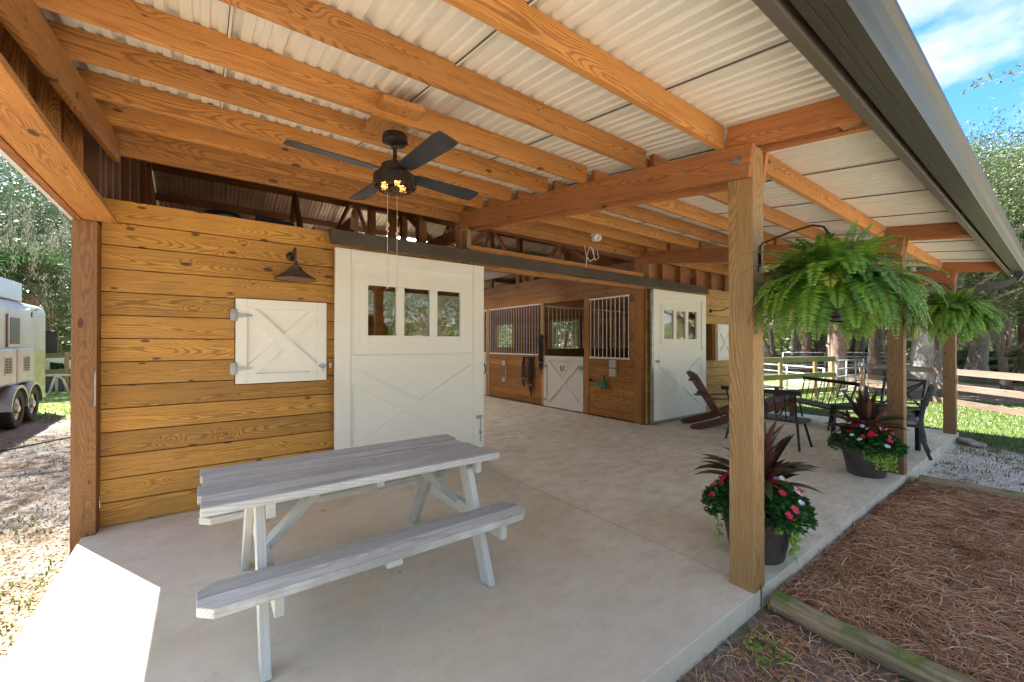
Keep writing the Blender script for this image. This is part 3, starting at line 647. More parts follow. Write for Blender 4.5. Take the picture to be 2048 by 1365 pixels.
# stall wall along the aisle (plane x=6.33), outer wall x=9.9
def sboards(b, y0, y1, z0, z1, x=6.335, t=.03):
    n = max(1, round((z1-z0)/.15)); h = (z1-z0)/n
    for i in range(n): b.box(x, x+t, y0, y1, z0+i*h+.002, z0+(i+1)*h-.002)
b = MB(); sboards(b, 4.76, 6.02, .02, 1.15); sboards(b, 7.28, 9.56, .02, 1.18); sboards(b, 4.76, 14.4, 2.37, 2.80); sboards(b, 4.76, 4.87, 1.15, 2.37); sboards(b, 5.86, 6.02, 1.15, 2.37, 6.34); sboards(b, 9.86, 14.4, .02, 1.18)
part(b, 'stall_wall', 'inner', bev=.002)
for (y0, y1) in ((5.875, 6.01), (7.285, 7.375), (9.56, 9.70)):
    b = MB(); b.box(6.322, 6.372, y0, y1, 0, 2.4); part(b, 'stall_post', 'post' if y0 > 7 else 'inner', bev=.003)
def grille(x, y0, y1, z0, z1, n, hor=0):
    b = MB(); b.box(x-.006, x+.034, y0-.03, y1+.03, z0-.03, z0); b.box(x-.006, x+.034, y0-.03, y1+.03, z1, z1+.03)
    for i in range(n):
        y = y0+(y1-y0)*i/(n-1); b.tube([(x+.014, y, z0), (x+.014, y, z1)], .0085, 6)
    for i in range(hor): z = z0+(z1-z0)*(i+.5)/hor; b.tube([(x+.014, y0, z), (x+.014, y1, z)], .006, 5)
    return part(b, 'stall_grille', 'bars')
grille(6.325, 4.90, 5.84, 1.18, 2.33, 10); grille(6.325, 7.40, 9.52, 1.20, 2.36, 21)
grille(6.325, 9.74, 11.6, 1.2, 2.36, 20)
def sdoor(y0, y1, z0, z1):
    b = MB(); xpanel(b, y0, y1, z0, z1, 0, t=.028, fw=.10, bw=.10)
    b.v = [(6.345-(.04-v[1])-.0, y0+y1-v[0], v[2]) for v in b.v]
    d = part(b, 'stall_door', 'white2', bev=.0015)
    return d
d = sdoor(6.03, 7.27, .02, 1.17)
b = MB(); b.tube([(6.29, 6.56, .99), (6.285, 6.545, .90), (6.285, 6.57, .83), (6.285, 6.63, .80), (6.285, 6.69, .83), (6.285, 6.715, .90), (6.29, 6.70, .99)], .012, 6)
hsx = b
for z in (.93, .18):
    h = MB(); h.box(6.29, 6.302, 7.16, 7.30, z-.02, z+.02); part(h, 'hinge', 'galv', d)
h = MB(); h.tube([(6.285, 6.0, .93), (6.285, 6.2, .93)], .008, 6); h.box(6.28, 6.30, 6.04, 6.10, .89, .97); h.tube([(6.28, 6.07, .93), (6.26, 6.08, .86)], .008, 6); part(h, 'latch', 'galv', d)
hsx.v = [(v[0], v[1]*.6+6.63*.4, v[2]*.6+.93*.4) for v in hsx.v]
o = hsx.build('horseshoe', 'blk2'); tag(o, 'iron horseshoe hung on the half-height white stall door', 'horseshoe')
d = sdoor(9.72, 10.9, .02, 1.17); d['label'] = 'partly seen white stall door beside the sliding door edge'
# stall partitions and outer wall with windows
b = MB()
for yy in (7.29, 11.2):
    b = MB()
    for z in [i*.19 for i in range(7)]: b.box(6.45, 9.8, yy, yy+.04, z+.003, z+.187)
    part(b, 'stall_partition', 'inner', bev=.002)
b = MB(); 
for k in range(26): b.tube([(6.5+k*.128, 7.31, 1.33), (6.5+k*.128, 7.31, 2.3)], .009, 5)
b.box(6.4, 9.8, 7.295, 7.325, 2.3, 2.34); part(b, 'partition_grille', 'bars')
b = MB()
wins = [(5.2, 6.4), (9.6, 10.95), (13.2, 14.3)]
def wb(z0, z1, segs):
    for (a, c) in segs:
        n = max(1, round((z1-z0)/.186)); h = (z1-z0)/n
        for i in range(n): b.box(9.86, 9.9, a, c, z0+i*h+.003, z0+(i+1)*h-.003)
wb(0, 1.28, [(4.6, 14.5)]); wb(2.2, 2.6, [(4.6, 14.5)]); wb(1.28, 2.2, [(4.6, 9.6), (10.95, 13.2), (14.3, 14.5)])
part(b, 'outer_wall', 'inner', bev=.002)
b = MB(); b.poly([(9.9, 4.58, 2.6), (9.9, 14.55, 2.6), (9.9, 14.6, 3.3), (9.9, 9.6, 4.98), (9.9, 4.58, 3.3)], (1, 0, 0), .02); part(b, 'outer_gable', 'inner')
b = MB()
for (a, c) in wins[1:]:
    b = MB(); b.box(9.82, 9.93, a-.08, a, 1.2, 2.28); b.box(9.82, 9.93, c, c+.08, 1.2, 2.28); b.box(9.82, 9.93, a, c, 1.2, 1.28); b.box(9.82, 9.93, a, c, 2.2, 2.28)
    part(b, 'stall_window_frame', 'post')

# ------------------------------------------------------------------ things on and in the barn
# ceiling fan
fan = empty('ceiling_fan', (.95, 2.50, 2.77), 0, 'black four-blade ceiling fan with caged amber lights hanging under the porch roof', 'ceiling fan')
F = lambda z: z-2.77
b = MB(); b.beam((-.04, -.26, F(zr(2.24))-.09), (.02, .30, F(zr(2.80))-.09), .24, .035); part_ = b.build('mounting_board', 'beam', fan, bev=.003)
b = MB(); b.lathe([(0, F(2.745)), (.072, F(2.745)), (.078, F(2.735)), (.078, F(2.70)), (.06, F(2.685)), (.018, F(2.675)), (.013, F(2.66)), (.013, F(2.58)), (.03, F(2.575)), (.03, F(2.565)), (.0, F(2.565))]); b.build('canopy', 'bronze', fan, smooth='auto')
b = MB(); b.lathe([(0, F(2.572)), (.055, F(2.57)), (.082, F(2.552)), (.088, F(2.52)), (.088, F(2.505)), (.07, F(2.50)), (0, F(2.50))]); b.build('motor', 'bronze', fan, smooth='auto')
b = MB(); b.lathe([(0, F(2.50)), (.115, F(2.497)), (.130, F(2.485)), (.132, F(2.42)), (.124, F(2.418)), (.122, F(2.47)), (0, F(2.472))]); lk = b.build('light_drum', 'bronze', fan, smooth='auto')
b = MB()
for k in range(10):
    a = 2*pi*k/10
    for sgn in (-1, 1): b.tube([(.12*cos(a), .12*sin(a), F(2.425)), (.105*cos(a+.5*sgn), .105*sin(a+.5*sgn), F(2.405)), (.06*cos(a+1.1*sgn), .06*sin(a+1.1*sgn), F(2.388)), (.01, 0, F(2.384))], .003, 5)
for r_, z in ((.105, 2.405), (.06, 2.388)): b.tube([(r_*cos(t*pi/12), r_*sin(t*pi/12), F(z)) for t in range(25)], .003, 5)
b.build('light_cage', 'bronze', lk)
for k in range(3):
    a = 2*pi*k/3+.4; b = MB(); c = (.065*cos(a), .065*sin(a), F(2.43))
    for t in range(3): b.tube([(c[0]+.016*cos(t*2.1+u), c[1]+.016*sin(t*2.1+u), c[2]-.02+.008*u) for u in (0, 1.2, 2.4, 3.6, 4.8)], .005, 5)
    b.build('bulb', 'bulb', lk)
for k in range(4):
    a = radians(5)+k*pi/2; d_ = V((cos(a), sin(a), 0)); n_ = V((-sin(a), cos(a), 0)); up = (V((0, 0, 1))*cos(.2)+n_*sin(.2)); si = d_.cross(up)
    b = MB(); out = [(.13, .045), (.18, .052), (.55, .066), (.605, .06), (.615, .045)]
    P = [d_*x+si*y for x, y in out]+[d_*x-si*y for x, y in out[::-1]]
    b.poly([p+V((0, 0, F(2.503))) for p in P][::-1], up, .007); bl = b.build('blade', 'blade', fan, bev=.0015)
    b = MB(); b.poly([d_*x+si*y+V((0, 0, F(2.513))) for x, y in ((.05, .02), (.2, .03), (.2, -.03), (.05, -.02))][::-1], up, .005); b.build('blade_iron', 'bronze', bl)
for (dx, dy, z1, zk) in ((-.035, .03, 1.80, 2.175), (.03, .04, 1.79, 2.155)):
    b = MB(); b.tube([(dx, dy, F(2.44)), (dx, dy, F(z1))], .0016, 5); b.tube([(dx, dy, F(zk+.03)), (dx+.008, dy, F(zk+.01)), (dx-.006, dy, F(zk-.01)), (dx+.006, dy, F(zk-.03))], .006, 5); b.lathe([(0, F(z1)-.008), (.006, F(z1)-.006), (.006, F(z1)+.006), (0, F(z1)+.01)], (dx, dy, 0), 8); b.build('pull_chain', 'rope', fan)
# gooseneck lamps
def gooseneck(loc, reach, name_label, prof, neck):
    t = empty('barn_lamp', loc, 0, name_label, 'wall lamp', 'gooseneck lamps on the front wall')
    b = MB(); b.lathe([(0, 0), (.045, 0), (.045, .012), (.02, .03), (.015, .035)], n=16); b.v = [(v[0], -v[2], v[1]) for v in b.v]; b.build('wall_plate', 'bronze', t, smooth='auto')
    b = MB(); b.tube(neck, .0095, 8); b.build('neck', 'lampm', t, smooth=True)
    e = neck[-1]
    b = MB(); b.lathe(prof, e, 28); b.build('lamp_shade', ['lampm'], t, smooth='auto')
    b = MB(); b.lathe([(0, prof[-1][1]+.035), (prof[-1][0]*.55, prof[-1][1]+.03), (prof[-1][0]-.01, prof[-1][1]+.004)], e, 28); b.build('shade_inside', 'lampin', t, smooth='auto')
    return t
prof = [(.0, .01), (.018, .01), (.02, -.03), (.026, -.045), (.05, -.05), (.056, -.075), (.075, -.083), (.085, -.10), (.165, -.15), (.175, -.165), (.172, -.17)]
nk = [(0, -.02, 0), (0, -.06, .005), (0, -.12, .03), (0, -.17, .05), (0, -.215, .045), (0, -.24, .01), (0, -.245, -.05), (0, -.245, -.085)]
gooseneck((.685, 4.552, 2.30), .3, 'brown metal lamp with round hood above the closed white shutter', prof, nk)
gooseneck((8.62, 4.552, 2.14), .5, 'black curved-arm lamp beyond the second sliding door, above the open shutter', prof,
          [(0, -.02, 0), (0, -.15, -.005), (0, -.28, .0), (0, -.38, .05), (.0, -.45, .13), (.0, -.52, .17), (0, -.58, .15), (0, -.61, .08), (0, -.615, .02)])
# motion floodlight
t = empty('security_light', (4.40, 3.99, zr(4.0)-.15), 0, 'white twin-head security floodlight screwed to a porch purlin', 'security light')
b = MB(); b.lathe([(0, -.0), (.05, -.0), (.05, -.02), (0, -.03)], n=16); b.build('base', 'plastic', t, smooth='auto')
for sx in (-1, 1):
    b = MB(); b.lathe([(0, 0), (.02, 0), (.028, .04), (.05, .09), (.05, .1), (.0, .085)], n=16)
    m = Matrix.Rotation(sx*1.0, 4, 'Y') @ Matrix.Rotation(2.3, 4, 'X'); b.v = [tuple(m @ V(v)+V((sx*.035, -.02, -.035))) for v in b.v]; b.build('lamp_head', 'plastic', t, smooth='auto')
b = MB(); b.lathe([(0, -.10), (.025, -.095), (.03, -.06), (.01, -.02)], n=14); b.build('sensor', 'plastic', t, smooth='auto')
# coiled cord by the ledger
b = MB(); b.tube([(4.7, 4.45, 2.95), (4.72, 4.44, 2.8), (4.8, 4.44, 2.72), (4.9, 4.44, 2.78), (4.88, 4.44, 2.92), (4.8, 4.44, 2.95), (4.75, 4.45, 2.82), (4.72, 4.45, 2.6)], .006, 6)
b.tube([(4.84, 4.45, 2.95), (4.93, 4.44, 2.75), (5.0, 4.44, 2.80), (4.97, 4.44, 2.93)], .006, 6); tag(b.build('power_cord', 'plastic', smooth=True), 'white looped electric cord hanging from the porch ledger by the aisle', 'cord')
# tube lights in the loft
for i, (loc, l, lb) in enumerate((((3.55, 8.1, 3.60), 1.25, 'long lit tube light nearest the porch beam'), ((2.50, 10.3, 3.55), 1.2, 'short lit tube light left of the thick aisle post'), ((3.9, 12.9, 3.5), 1.2, 'lit tube light deepest inside the roof space'))):
    t = empty('tube_light', loc, 0, lb, 'tube light', 'fluorescent lights in the barn roof')
    b = MB(); b.box(-l/2, l/2, -.05, .05, 0, .05); b.build('housing', 'plastic', t)
    b = MB(); b.box(-l/2+.02, l/2-.02, -.045, .045, -.018, -.001); b.build('tube', 'tube', t)
# loft clutter
b = MB(); b.box(.93, 1.14, 4.75, 5.0, 2.587, 2.70); ct = b.build('cardboard_box', 'carton', None, bev=.003); tag(ct, 'small pinkish cardboard box on the loft edge above the wall', 'box')
b = MB(); b.lathe([(0, 0), (.16, 0), (.18, .09), (.15, .13), (0, .14)], (.15, 4.95, 2.587), 18); tag(b.build('storage_tub', 'pot2', smooth='auto'), 'round black tub on the loft above the wooden wall', 'tub')
b = MB(); b.tube([(.4, 4.9, 2.60), (.45, 4.9, 2.72), (.6, 4.92, 2.69), (.75, 4.95, 2.70), (.8, 4.95, 2.60)], [.03, .05, .06, .04, .02], 8); b.box(.45, .85, 4.85, 5.05, 2.587, 2.66); b.tube([(.62, 4.9, 2.66), (.64, 4.9, 2.74)], .012, 6); tag(b.build('saddle', 'leather', smooth=False), 'black saddle lying on the loft beside the round tub', 'saddle')
# electrics on stall wall
def ebox(y, z0, z1, w_, lb):
    b = MB(); b.box(6.285, 6.333, y-w_/2, y+w_/2, z0, z1); b.box(6.281, 6.2845, y-w_*.3, y+w_*.3, (z0+z1)/2-.03, (z0+z1)/2+.03)
    tag(b.build('outlet_box', 'egrey', bev=.003), lb, 'outlet box')
ebox(8.83, .88, 1.0, .13, 'grey outlet box above the conduit left of the hanging bridles'); ebox(8.83, .45, .56, .13, 'grey outlet box at the foot of the conduit near the floor')
ebox(5.25, .99, 1.13, .14, 'upper of two grey boxes right of the stall door'); ebox(5.25, .82, .965, .14, 'lower of two grey boxes right of the stall door')
b = MB(); b.tube([(6.32, 8.78, .57), (6.32, 8.78, .87)], .012, 6); tag(b.build('conduit', 'egrey'), 'thin grey conduit between two outlet boxes on the stall wall', 'conduit')
t = empty('water_tap', (6.33, 5.45, .62), 0, 'green-handled water tap fixed low on the stall wall', 'tap')
b = MB(); b.tube([(0, 0, 0), (-.08, 0, 0), (-.11, 0, -.05)], .016, 8); b.tube([(-.03, .0, .02), (-.03, -.0, .22)], .014, 8); b.tube([(-.02, .42, .1), (-.05, .34, .1)], .03, 8); b.build('spout', 'blk2', t)
b = MB(); b.poly([(-.06, -.12, -.04), (-.06, .12, .0), (-.06, .10, .06), (-.06, -.06, .10)], (-1, 0, 0), .05); b.tube([(-.07, .25, .02), (-.08, .12, .03), (-.08, 0, .04)], .022, 8); b.build('tap_handle', 'hose', t)
# bridles
def bridle(loc, L_, lb, n=7, sp=.05):
    t = empty('bridle', loc, 0, lb, 'bridle', 'bridles hanging on the stall wall')
    b = MB()
    for i in range(n):
        y = random.uniform(-sp, sp); l = L_*random.uniform(.6, 1); w_ = random.uniform(.02, .06)
        b.tube([(-.03, y, 0), (-.05, y+w_, -l*.3), (-.05, y+w_*.9, -l*.8), (-.045, y, -l), (-.05, y-w_, -l*.8), (-.05, y-w_*.8, -l*.3), (-.03, y, 0)], .007, 5)
    b.build('strap', 'leather', t)
    b = MB(); b.tube([(-.05, -.07, -L_*.72), (-.06, 0, -L_*.66), (-.05, .07, -L_*.72)], .008, 6); b.build('bit', 'galv', t)
    return t
bridle((6.325, 7.98, 1.12), .75, 'left black bridle in the cluster under the long grille'); bridle((6.325, 7.72, 1.12), .95, 'longest black bridle with a steel bit in the cluster under the long grille', 9, .07)
bridle((6.32, 7.33, 1.66), .95, 'black bridle hanging high on the post beside the white stall door', 8, .04)
b = MB(); b.box(6.31, 6.33, 7.62, 8.1, 1.10, 1.125); 
for y in (7.7, 7.85, 8.0): b.tube([(6.31, y, 1.11), (6.26, y, 1.10), (6.255, y, 1.13)], .006, 5)
tag(b.build('tack_rack', 'blk2'), 'black hook rack holding bridles below the long grille', 'tack rack')

# ------------------------------------------------------------------ picnic table
pt = empty('picnic_table', (.76, 2.57, 0), radians(0), 'weathered whitewashed wooden picnic table with attached benches on the concrete porch', 'picnic table')
X0, X1 = -.01, 1.555
def P(x, y, z): return (x-.76, y-2.57, z)
def chamf(b, x0, x1, y0, y1, z0, z1, ch, sides):
    pts = []
    a = ch if 'f' in sides else 0; c = ch if 'b' in sides else 0
    pts = [(x0+a, y0), (x1-a, y0), (x1, y0+a), (x1, y1-c), (x1-c, y1), (x0+c, y1), (x0, y1-c), (x0, y0+a)]
    q = []
    for p in pts:
        if not q or (V(p)-V(q[-1])).length > 1e-4: q.append(p)
    if (V(q[0])-V(q[-1])).length < 1e-4: q.pop()
    k = len(q); o = random.random()*40; yo = random.uniform(-.05, .05)
    vs = [P(x, y, z0) for x, y in q]+[P(x, y, z1) for x, y in q]
    gc = [(o+x, y-(y0+y1)/2+yo, z0-z1) for x, y in q]+[(o+x, y-(y0+y1)/2+yo, 0) for x, y in q]
    b.add(vs, [tuple(range(k-1, -1, -1)), tuple(range(k, 2*k))]+[(i, (i+1) % k, (i+1) % k+k, i+k) for i in range(k)], gc)
ys = [2.225, 2.42, 2.60, 2.78, 2.935]
for i in range(4):
    b = MB(); dx = (.0, -.012, .006, -.004)[i]; x1 = X1+(.0, -.03, -.05, -.02)[i]
    chamf(b, X0+dx, x1, ys[i]+.003, ys[i+1]-.003, .70, .74, 0 if i else 0, ''); b.build('tabletop_board', 'grey', pt, bev=.004)
for (y0, sd) in ((1.965, 'f'), (2.975+.02, 'b')):
    bench = MB(); ym = y0+.115
    chamf(bench, -.02, 1.60, y0, ym-.002, .39, .43, .055, 'f'); chamf(bench, -.02, 1.60, ym+.002, y0+.23, .39, .43, .055, 'b'); bench.build('bench_seat', 'grey', pt, bev=.004)
for x in (.20, 1.36):
    sg = 1 if x < 1 else -1
    for (ya, yb) in ((2.40, 2.10), (2.78, 3.20)):
        b = MB(); b.beam(P(x+.02, ya, .715), P(x+.02, yb, -.01), .04, .11, (0, 1, .0)); b.v = [(v[0], v[1], max(v[2], .0)) for v in b.v]; b.build('leg', 'greyleg', pt, bev=.003)
    b = MB(); b.box(x-.76+.041, x-.76+.08, 1.99-2.57, 3.20-2.57, .30, .388); b.build('bench_support', 'greyleg', pt, bev=.003)
    b = MB(); b.box(x-.76+.041, x-.76+.08, 2.27-2.57, 2.90-2.57, .62, .698); b.build('top_cleat', 'greyleg', pt, bev=.003)
    b = MB(); b.beam(P(x+.06, 2.57, .36), P(x+.06+.34*sg, 2.57, .69), .04, .085, (0, 1, 0)); b.build('brace', 'greyleg', pt, bev=.003)
b = MB(); b.box(.76-.76, .80-.76, 2.25-2.57, 2.92-2.57, .665, .698); b.build('top_cleat', 'greyleg', pt, bev=.003)
b = MB(); b.box(.72-.76, .80-.76, 1.985-2.57, 2.19-2.57, .352, .388); b.build('bench_cleat', 'greyleg', pt, bev=.003)

# ------------------------------------------------------------------ planters and ferns
FLM = {}
for nm in ('redfl', 'whitefl'):
    lb = LB()
    for k in range(5):
        q = 2*pi*k/5; lb.quad((0, 0, 0), V((cos(q), sin(q), .15)).normalized(), V((0, 0, 1)), .027, .029, (.5, .1, 0))
    o = lb.build('flower', nm); FLM[nm] = o.data; bpy.data.objects.remove(o)
def planter(loc, label, seed, low=0, jenny_side=0):
    random.seed(seed)
    t = empty('planter', loc, 0, label, 'planter', 'flower planters beside the porch posts')
    b = MB(); b.lathe([(0, 0), (.155, 0), (.165, .01), (.212, .25), (.215, .255), (.234, .26), (.245, .325), (.24, .33), (.225, .325), (.212, .28), (0, .28)], n=40); b.build('pot', 'pot', t, smooth='auto')
    b = MB(); b.lathe([(0, .295), (.205, .29)], n=24); b.build('soil', 'soil', t)
    lb = LB()
    for i in range(40):                     # strap leaves
        a = random.uniform(0, 2*pi); el = radians(random.choice([82, 76, 68, 60, 50, 38])+random.uniform(-8, 8)); l = random.uniform(.34, .52)
        p = V((random.gauss(0, .012), random.gauss(0, .012), .30+random.uniform(0, .24))); d_ = V((cos(a)*cos(el), sin(a)*cos(el), sin(el)))
        pts = [p.copy()]
        for k in range(7):
            d_ = (d_+V((0, 0, -.03-.09*k*k*.06*(1.3-sin(el))))).normalized(); p = p+d_*l/7; pts.append(p.copy())
        w_ = random.uniform(.06, .09); lb.strip(pts, [w_*x for x in (.3, .6, .9, 1, 1, .85, .55, .02)], fold=.28, c=(random.random(), random.random(), 0))
    for i in range(low):
        a = 2*pi*i/low+random.uniform(-.2, .2); el = radians(random.uniform(22, 48)); l = random.uniform(.33, .44)
        p = V((.02*cos(a), .02*sin(a), .42+random.uniform(0, .08))); d_ = V((cos(a)*cos(el), sin(a)*cos(el), sin(el))); pts = [p.copy()]
        for k in range(7):
            d_ = (d_+V((0, 0, -.035-.045*k*.5))).normalized(); p = p+d_*l/7; pts.append(p.copy())
        w_ = random.uniform(.055, .08); lb.strip(pts, [w_*x for x in (.3, .6, .9, 1, 1, .85, .55, .02)], fold=.28, c=(random.random(), .95 if i % 3 else .2, 0))
    lb.build('cordyline', 'cord', t, True)
    lb = LB()
    for i in range(3000):
        a = random.uniform(0, 2*pi); u = random.random()**.5; r_ = .31*u; z = .36+.16*(1-u*u)*random.uniform(.5, 1)+random.uniform(-.04, .05)*u-(.06*u**4)
        p = V((r_*cos(a), r_*sin(a), z)); d_ = (V((cos(a), sin(a), .25))+rv(.5)).normalized(); lb.quad(p, d_, (V((0, 0, 1))+rv(.35)).normalized(), random.uniform(.04, .062), random.uniform(.025, .036), (random.random(), .1, 0))
    lb.build('impatiens_leaves', 'imp', t)
    for nm, nf in (('redfl', 56), ('whitefl', 24)):
        for i in range(nf):
            a = random.uniform(0, 2*pi); u = random.uniform(.35, 1); r_ = .315*u; z = .385+.175*(1-u*u)+random.uniform(.01, .05)-.05*u**4
            n_ = (V((cos(a)*.7, sin(a)*.7, 1))+rv(.3)).normalized()
            o = bpy.data.objects.new('flower', FLM[nm]); col.objects.link(o); o.parent = t; o.location = (r_*cos(a), r_*sin(a), z)
            o.rotation_euler = n_.to_track_quat('Z', 'Y').to_euler(); o.scale = (random.uniform(.8, 1.25),)*3
    lb = LB()
    for i in range(30):                    # trailing vines
        a = jenny_side+random.gauss(0, 1.1); r_ = .19; l = random.uniform(.12, .36)
        p = V((r_*cos(a), r_*sin(a), .35)); n = int(l/.012)
        for k in range(n):
            f = k/n; q = V(((r_+.05*min(1, f*3)+.015*sin(k))*cos(a+.03*sin(k*.7)), (r_+.05*min(1, f*3)+.015*sin(k))*sin(a+.03*sin(k*.7)), .36-l*max(0, f-.1)))
            for s_ in (-1, 1): lb.quad(q, (V((-sin(a)*s_, cos(a)*s_, .1))+rv(.3)).normalized(), (V((cos(a), sin(a), .5))+rv(.3)).normalized(), .028, .027, (random.random(), .1, 0))
    lb.build('trailing_vine', 'jenny', t)
    return t
planter((3.07, 1.30, 0), 'brown pot with red-leaved plant right behind the nearest porch post', 11, 22, -.6)
planter((5.90, 1.36, 0), 'brown pot with red and white flowers beside the second porch post', 23, 12, -1.2)

def fern(hx, label, seed, R=.52, topz=2.10):
    random.seed(seed)
    px, py = hx, .75
    t = empty('hanging_fern', (px, py, 1.57), 0, label, 'hanging fern', 'Boston ferns hanging on porch posts')
    b = MB(); b.lathe([(0, 0), (.085, 0), (.092, .01), (.12, .15), (.128, .152), (.128, .165), (.11, .165), (0, .14)], n=28)
    b.lathe([(.085, -.006), (.105, -.004), (.108, .008), (.10, .008)], n=28); b.build('pot', 'pot2', t, smooth='auto')
    b = MB()
    for k in range(3):
        a = 2*pi*k/3+.5; b.tube([(.125*cos(a), .125*sin(a), .16), (.004*cos(a), .004*sin(a), .415)], .0022, 5)
    b.tube([(0, 0, .415), (.0, 0, .44), (.012, 0, .45), (0, 0, .46)], .003, 5); b.build('hanger', 'black', t)
    lb = LB(); st = MB()
    for i in range(250):
        a = random.uniform(0, 2*pi); q = random.random()
        el = radians(20+65*q); l = random.uniform(.31, .49)*(1.05 if q < .6 else .75)
        p = V((.05*cos(a), .05*sin(a), .16)); d_ = V((cos(a)*cos(el), sin(a)*cos(el), sin(el)))
        pts = [p.copy()]; n = 34; sag = random.uniform(.05, .115)*(1.15-q*.5)
        for k in range(n):
            d_ = (d_+V((0, 0, -sag*(.6+k/n)))).normalized(); p = p+d_*l/n; pts.append(p.copy())
        st.tube(pts[::4]+[pts[-1]], .0014, 3, False)
        side = V((-sin(a), cos(a), 0)); cc = random.random()*.75; yl = .95 if random.random() < .07 else .2
        for k in range(3, n):
            f = k/n; wl = .062*min(1, f*3.5)*(1-f**3)**.8+.006
            dd = (pts[k]-pts[k-1]).normalized(); nr = side.cross(dd)
            for s_ in (-1, 1):
                lb.quad(pts[k], (side*s_+dd*.3+rv(.07)-V((0, 0, .12))).normalized(), (nr+rv(.12)).normalized(), wl*random.uniform(.85, 1.1), .0135, (min(1, cc+random.uniform(0, .25)), yl, 0))
    lb.build('fronds', 'fern', t); st.build('stems', 'fernstem', t)
    lb = LB()
    for i in range(160):
        a = random.uniform(0, 2*pi); p = V((.11*cos(a), .11*sin(a), .20)); pts = [p]
        for k in range(4): p = p+V((cos(a)*.012, sin(a)*.012, -.035))+rv(.012); pts.append(p)
        lb.strip(pts, [.003]*5)
    lb.build('dry_stems', 'dead', t)
    k = empty('fern_hook', (px+.0, 1.10, 1.905), 0, label.replace('hanging fern', 'bracket').replace('lush green', 'black curved')+'', 'plant bracket', 'plant brackets on the porch posts')
    b = MB(); b.tube([(0, -.008, 0), (0, -.008, .12), (0, -.02, .135), (0, -.16, .17), (0, -.27, .185), (0, -.32, .165), (0, -.345, .12), (0, -.355, .105), (0, -.365, .12)], .006, 6); b.build('arm', 'black', k, smooth=True)
    b = MB(); b.box(-.012, .012, -.006, -.001, -.03, .10); b.build('plate', 'black', k)
    k['label'] = 'black curved iron bracket on the nearest porch post' if hx < 4 else 'black curved iron bracket on the second porch post'
fern(2.64, 'larger lush green hanging fern on the nearest porch post', 5)
fern(6.26, 'darker green hanging fern farther off on the second porch post', 6)

# ------------------------------------------------------------------ furniture
def spindle_bench(loc, rz, L_, label, seat=.41, top=.82):
    t = empty('spindle_bench', loc, rz, label, 'bench', 'black spindle-back benches')
    # local: x along length, seat toward +y, back at y=0
    b = MB(); pts = []
    for k in range(9): a = pi/2+pi*k/8; pts.append((-L_/2+.06+.06*cos(a), .2+(.2)*sin(a)))
    for k in range(9): a = -pi/2+pi*k/8; pts.append((L_/2-.06+.06*cos(a), .2+(.2)*sin(a)))
    b.poly([(x, y, seat-.03) for x, y in pts], (0, 0, 1), .03); b.build('seat', 'blk2', t, bev=.004)
    n = 9 if L_ > 1.1 else 8
    for k in range(n):
        x = -L_/2+.1+(L_-.2)*k/(n-1); f = (x/(L_/2)); b = MB(); b.tube([(x, .05, seat), (x*1.06, -.06, top-.03)], .0075 if 0 < k < n-1 else .012, 8); b.build('spindle', 'black', t)
    b = MB(); b.beam((-L_/2-.0, -.065, top-.03), (L_/2+.0, -.065, top-.03), .03, .06); b.build('top_rail', 'black', t, bev=.006)
    for sx in (-1, 1):
        for (y0, y1) in ((.08, -.02), (.32, .42)):
            b = MB(); b.tube([(sx*(L_/2-.10), y0, seat-.03), (sx*(L_/2-.04), y1, .0)], [.018, .016], 8); b.build('leg', 'black', t)
spindle_bench((6.42, 2.66, 0), -pi/2, 1.06, 'black spindle bench nearest the camera, seen from behind', .40, .81)
spindle_bench((9.12, 2.68, 0), atan2(1.10, .87), 1.40, 'black spindle bench at the far grass edge, facing the porch', .37, .80)
